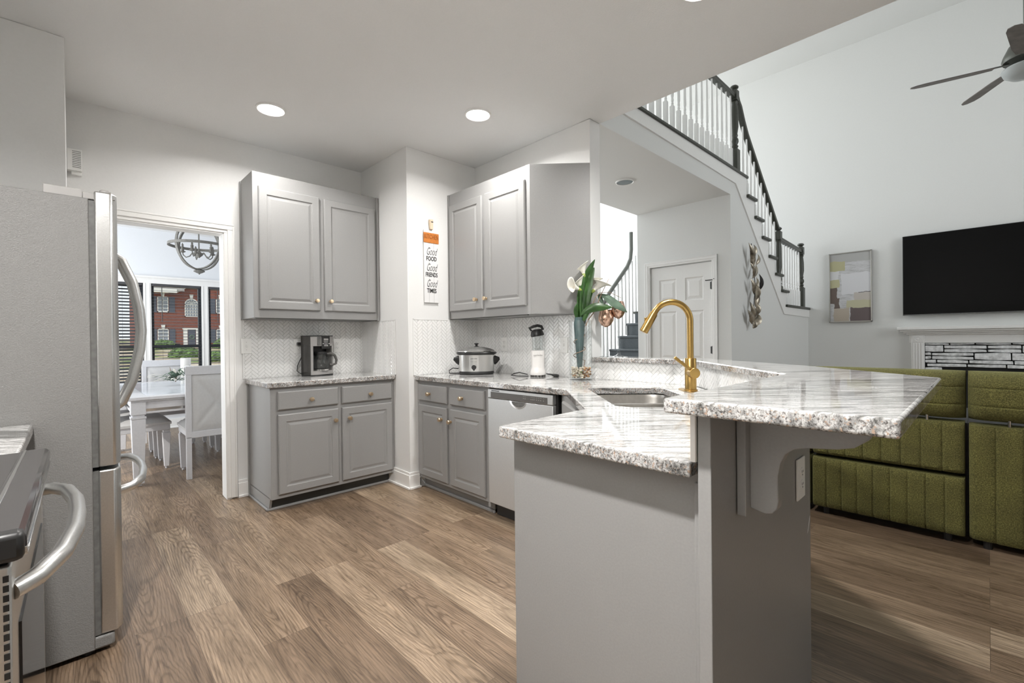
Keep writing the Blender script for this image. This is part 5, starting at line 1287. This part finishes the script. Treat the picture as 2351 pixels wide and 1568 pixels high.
# ================================================================ OUTSIDE
m = MB(); v = [m.bm.verts.new(p) for p in ((-60, YW+.2, -.22), (90, YW+.2, -.22), (90, 110, 2.0), (-60, 110, 2.0))]; m._f(v); v2 = [m.bm.verts.new(q.co-Vector((0, 0, .3))) for q in v]; m._f(v2[::-1])
for j in range(4): m._f([v[j], v[(j+1) % 4], v2[(j+1) % 4], v2[j]])
struct('ground_lawn', m, 'grass')
YH = 55.0
hs = thing('brick_house', 'red brick two storey house seen through the dining room windows', 'house', (9, YH, .3))
def LH(m): return m.xf(Matrix.Translation((-9, -YH, -.3)))
obj('wall', LH(MB().box(4.7, 19, YH, YH+8, .2, 6.35)), 'brick', hs)
m = MB(); m.prism([(7.0, 6.3), (19.5, 6.3), (12.5, 11)], YH-.02, YH+8, 'y'); obj('gable', LH(m), 'brick', hs)
m = MB(); m.prism([(YH-.7, 6.2), (YH+6, 10.5), (YH+6, 10.6), (YH-.7, 6.35)], 4.4, 8.2, 'x'); obj('roof', LH(m), 'roof', hs)
m = MB(); m.box(4.4, 7.6, YH-.75, YH-.02, 6.0, 6.35); m.prism([(7.0, 6.0), (7.6, 6.0), (9.6, 7.35), (9.6, 7.8)], YH-.5, YH, 'y'); obj('white_cornice', LH(m), 'housew', hs)
def hwin(x0, x1, z0, z1, sh=(1, 1), arch=False, nx=2, nz=4):
    m = MB(); f = .07; y = YH-.06
    m.box(x0, x0+f, y, YH+.01, z0, z1); m.box(x1-f, x1, y, YH+.01, z0, z1); m.box(x0, x1, y, YH+.01, z0, z0+f*1.4); m.box(x0, x1, y, YH+.01, z1-f, z1)
    for k in range(1, nx): xx = x0+(x1-x0)*k/nx; m.box(xx-.02, xx+.02, y+.01, YH, z0, z1)
    for k in range(1, nz): zz = z0+(z1-z0)*k/nz; m.box(x0, x1, y+.01, YH, zz-.02, zz+.02)
    xc, rr = (x0+x1)/2, (x1-x0)/2
    if arch:
        n = 18; pts = [(xc+rr*math.cos(PI*k/n), z1+rr*math.sin(PI*k/n)) for k in range(n+1)]+[(xc+(rr-f)*math.cos(PI*k/n), z1+(rr-f)*math.sin(PI*k/n)) for k in range(n, -1, -1)]
        m.prism(pts, y, YH+.01, 'y')
        for k in range(1, 6):
            a = PI*k/6; m.tube([(xc, y+.02, z1), (xc+rr*math.cos(a), y+.02, z1+rr*math.sin(a))], .022, 4)
        pts = [(xc+rr*.55*math.cos(PI*k/n), z1+rr*.55*math.sin(PI*k/n)) for k in range(n+1)]; m.tube([(p[0], y+.02, p[1]) for p in pts], .022, 4)
    m.prism([(xc-.1, z1+(rr if arch else 0)), (xc+.1, z1+(rr if arch else 0)), (xc+.16, z1+(rr if arch else 0)+.4), (xc-.16, z1+(rr if arch else 0)+.4)], y-.03, YH, 'y')
    o = obj('window', LH(m), 'housew', hs)
    m = MB(); m.box(x0+f/2, x1-f/2, YH-.02, YH+.0, z0, z1)
    if arch: m.prism([(xc+(rr-.02)*math.cos(PI*k/18), z1+(rr-.02)*math.sin(PI*k/18)) for k in range(19)], YH-.02, YH, 'y')
    obj('pane', LH(m), 'hglass', o)
    for s, q in ((0, sh[0]), (1, sh[1])):
        if q:
            a = x0-.52 if s == 0 else x1+.06; obj('shutter', LH(MB().box(a, a+.46, YH-.05, YH, z0, z1)), 'shut', hs)
hwin(6.15, 7.0, 4.15, 5.65); hwin(8.30, 9.42, 3.75, 5.0, (0, 0), True, 5, 4); hwin(6.15, 7.0, 1.15, 2.55); hwin(10.95, 11.7, 4.15, 5.65); hwin(10.95, 11.7, 1.15, 2.55)
dd = obj('front_door', LH(MB().box(8.55, 9.15, YH-.04, YH+.01, .75, 2.5)), 'shut', hs)
m = MB(); m.box(8.15, 8.5, YH-.06, YH, .75, 2.55); m.box(9.2, 9.5, YH-.06, YH, .75, 2.55); m.box(8.1, 9.55, YH-.08, YH, 2.5, 2.65); obj('door_surround', LH(m), 'housew', hs)
m = MB(); m.tube([(8.85+.17*math.cos(2*PI*k/14), YH-.08, 1.75+.17*math.sin(2*PI*k/14)) for k in range(15)], .05, 6); obj('wreath', LH(m), 'leaf2', hs)
def bush(label, x, y, z, r, squash=.7, n=0, name='bush'):
    random.seed(int(x*100)); m = MB(); m.ball((0, 0, 0), (r, r, r*squash), 36, 20)
    for v in m.bm.verts:
        v.co *= 1+random.uniform(-.07, .07)
    # small leaf tufts over the crown
    for k in range(420):
        a = random.uniform(0, 2*PI); t = random.uniform(-.2, 1); q = math.sqrt(1-t*t); c_ = Vector((r*q*math.cos(a), r*q*math.sin(a), r*squash*t)); s_ = r*.07
        f = [m.bm.verts.new(c_+Vector((random.uniform(-s_, s_), random.uniform(-s_, s_), random.uniform(-s_, s_)))*1.4) for _ in range(3)]; m._f(f)
    o = obj(name, m, 'bush'); tag(o, label, 'bush'); o.location = (x, y, z); return o
bush('round clipped bush on the lawn beyond the middle dining window', 4.95, 33, .45, .78, .62)
bush('leafy bush left of the brick house front door', 5.9, 50, .85, 1.0, .6)
bush('low shrub right of the brick house front door', 10.6, 48, .8, 1.3, .7)
bush('small bush in the lawn by the right dining window', 5.55, 28, .35, .5, .8)
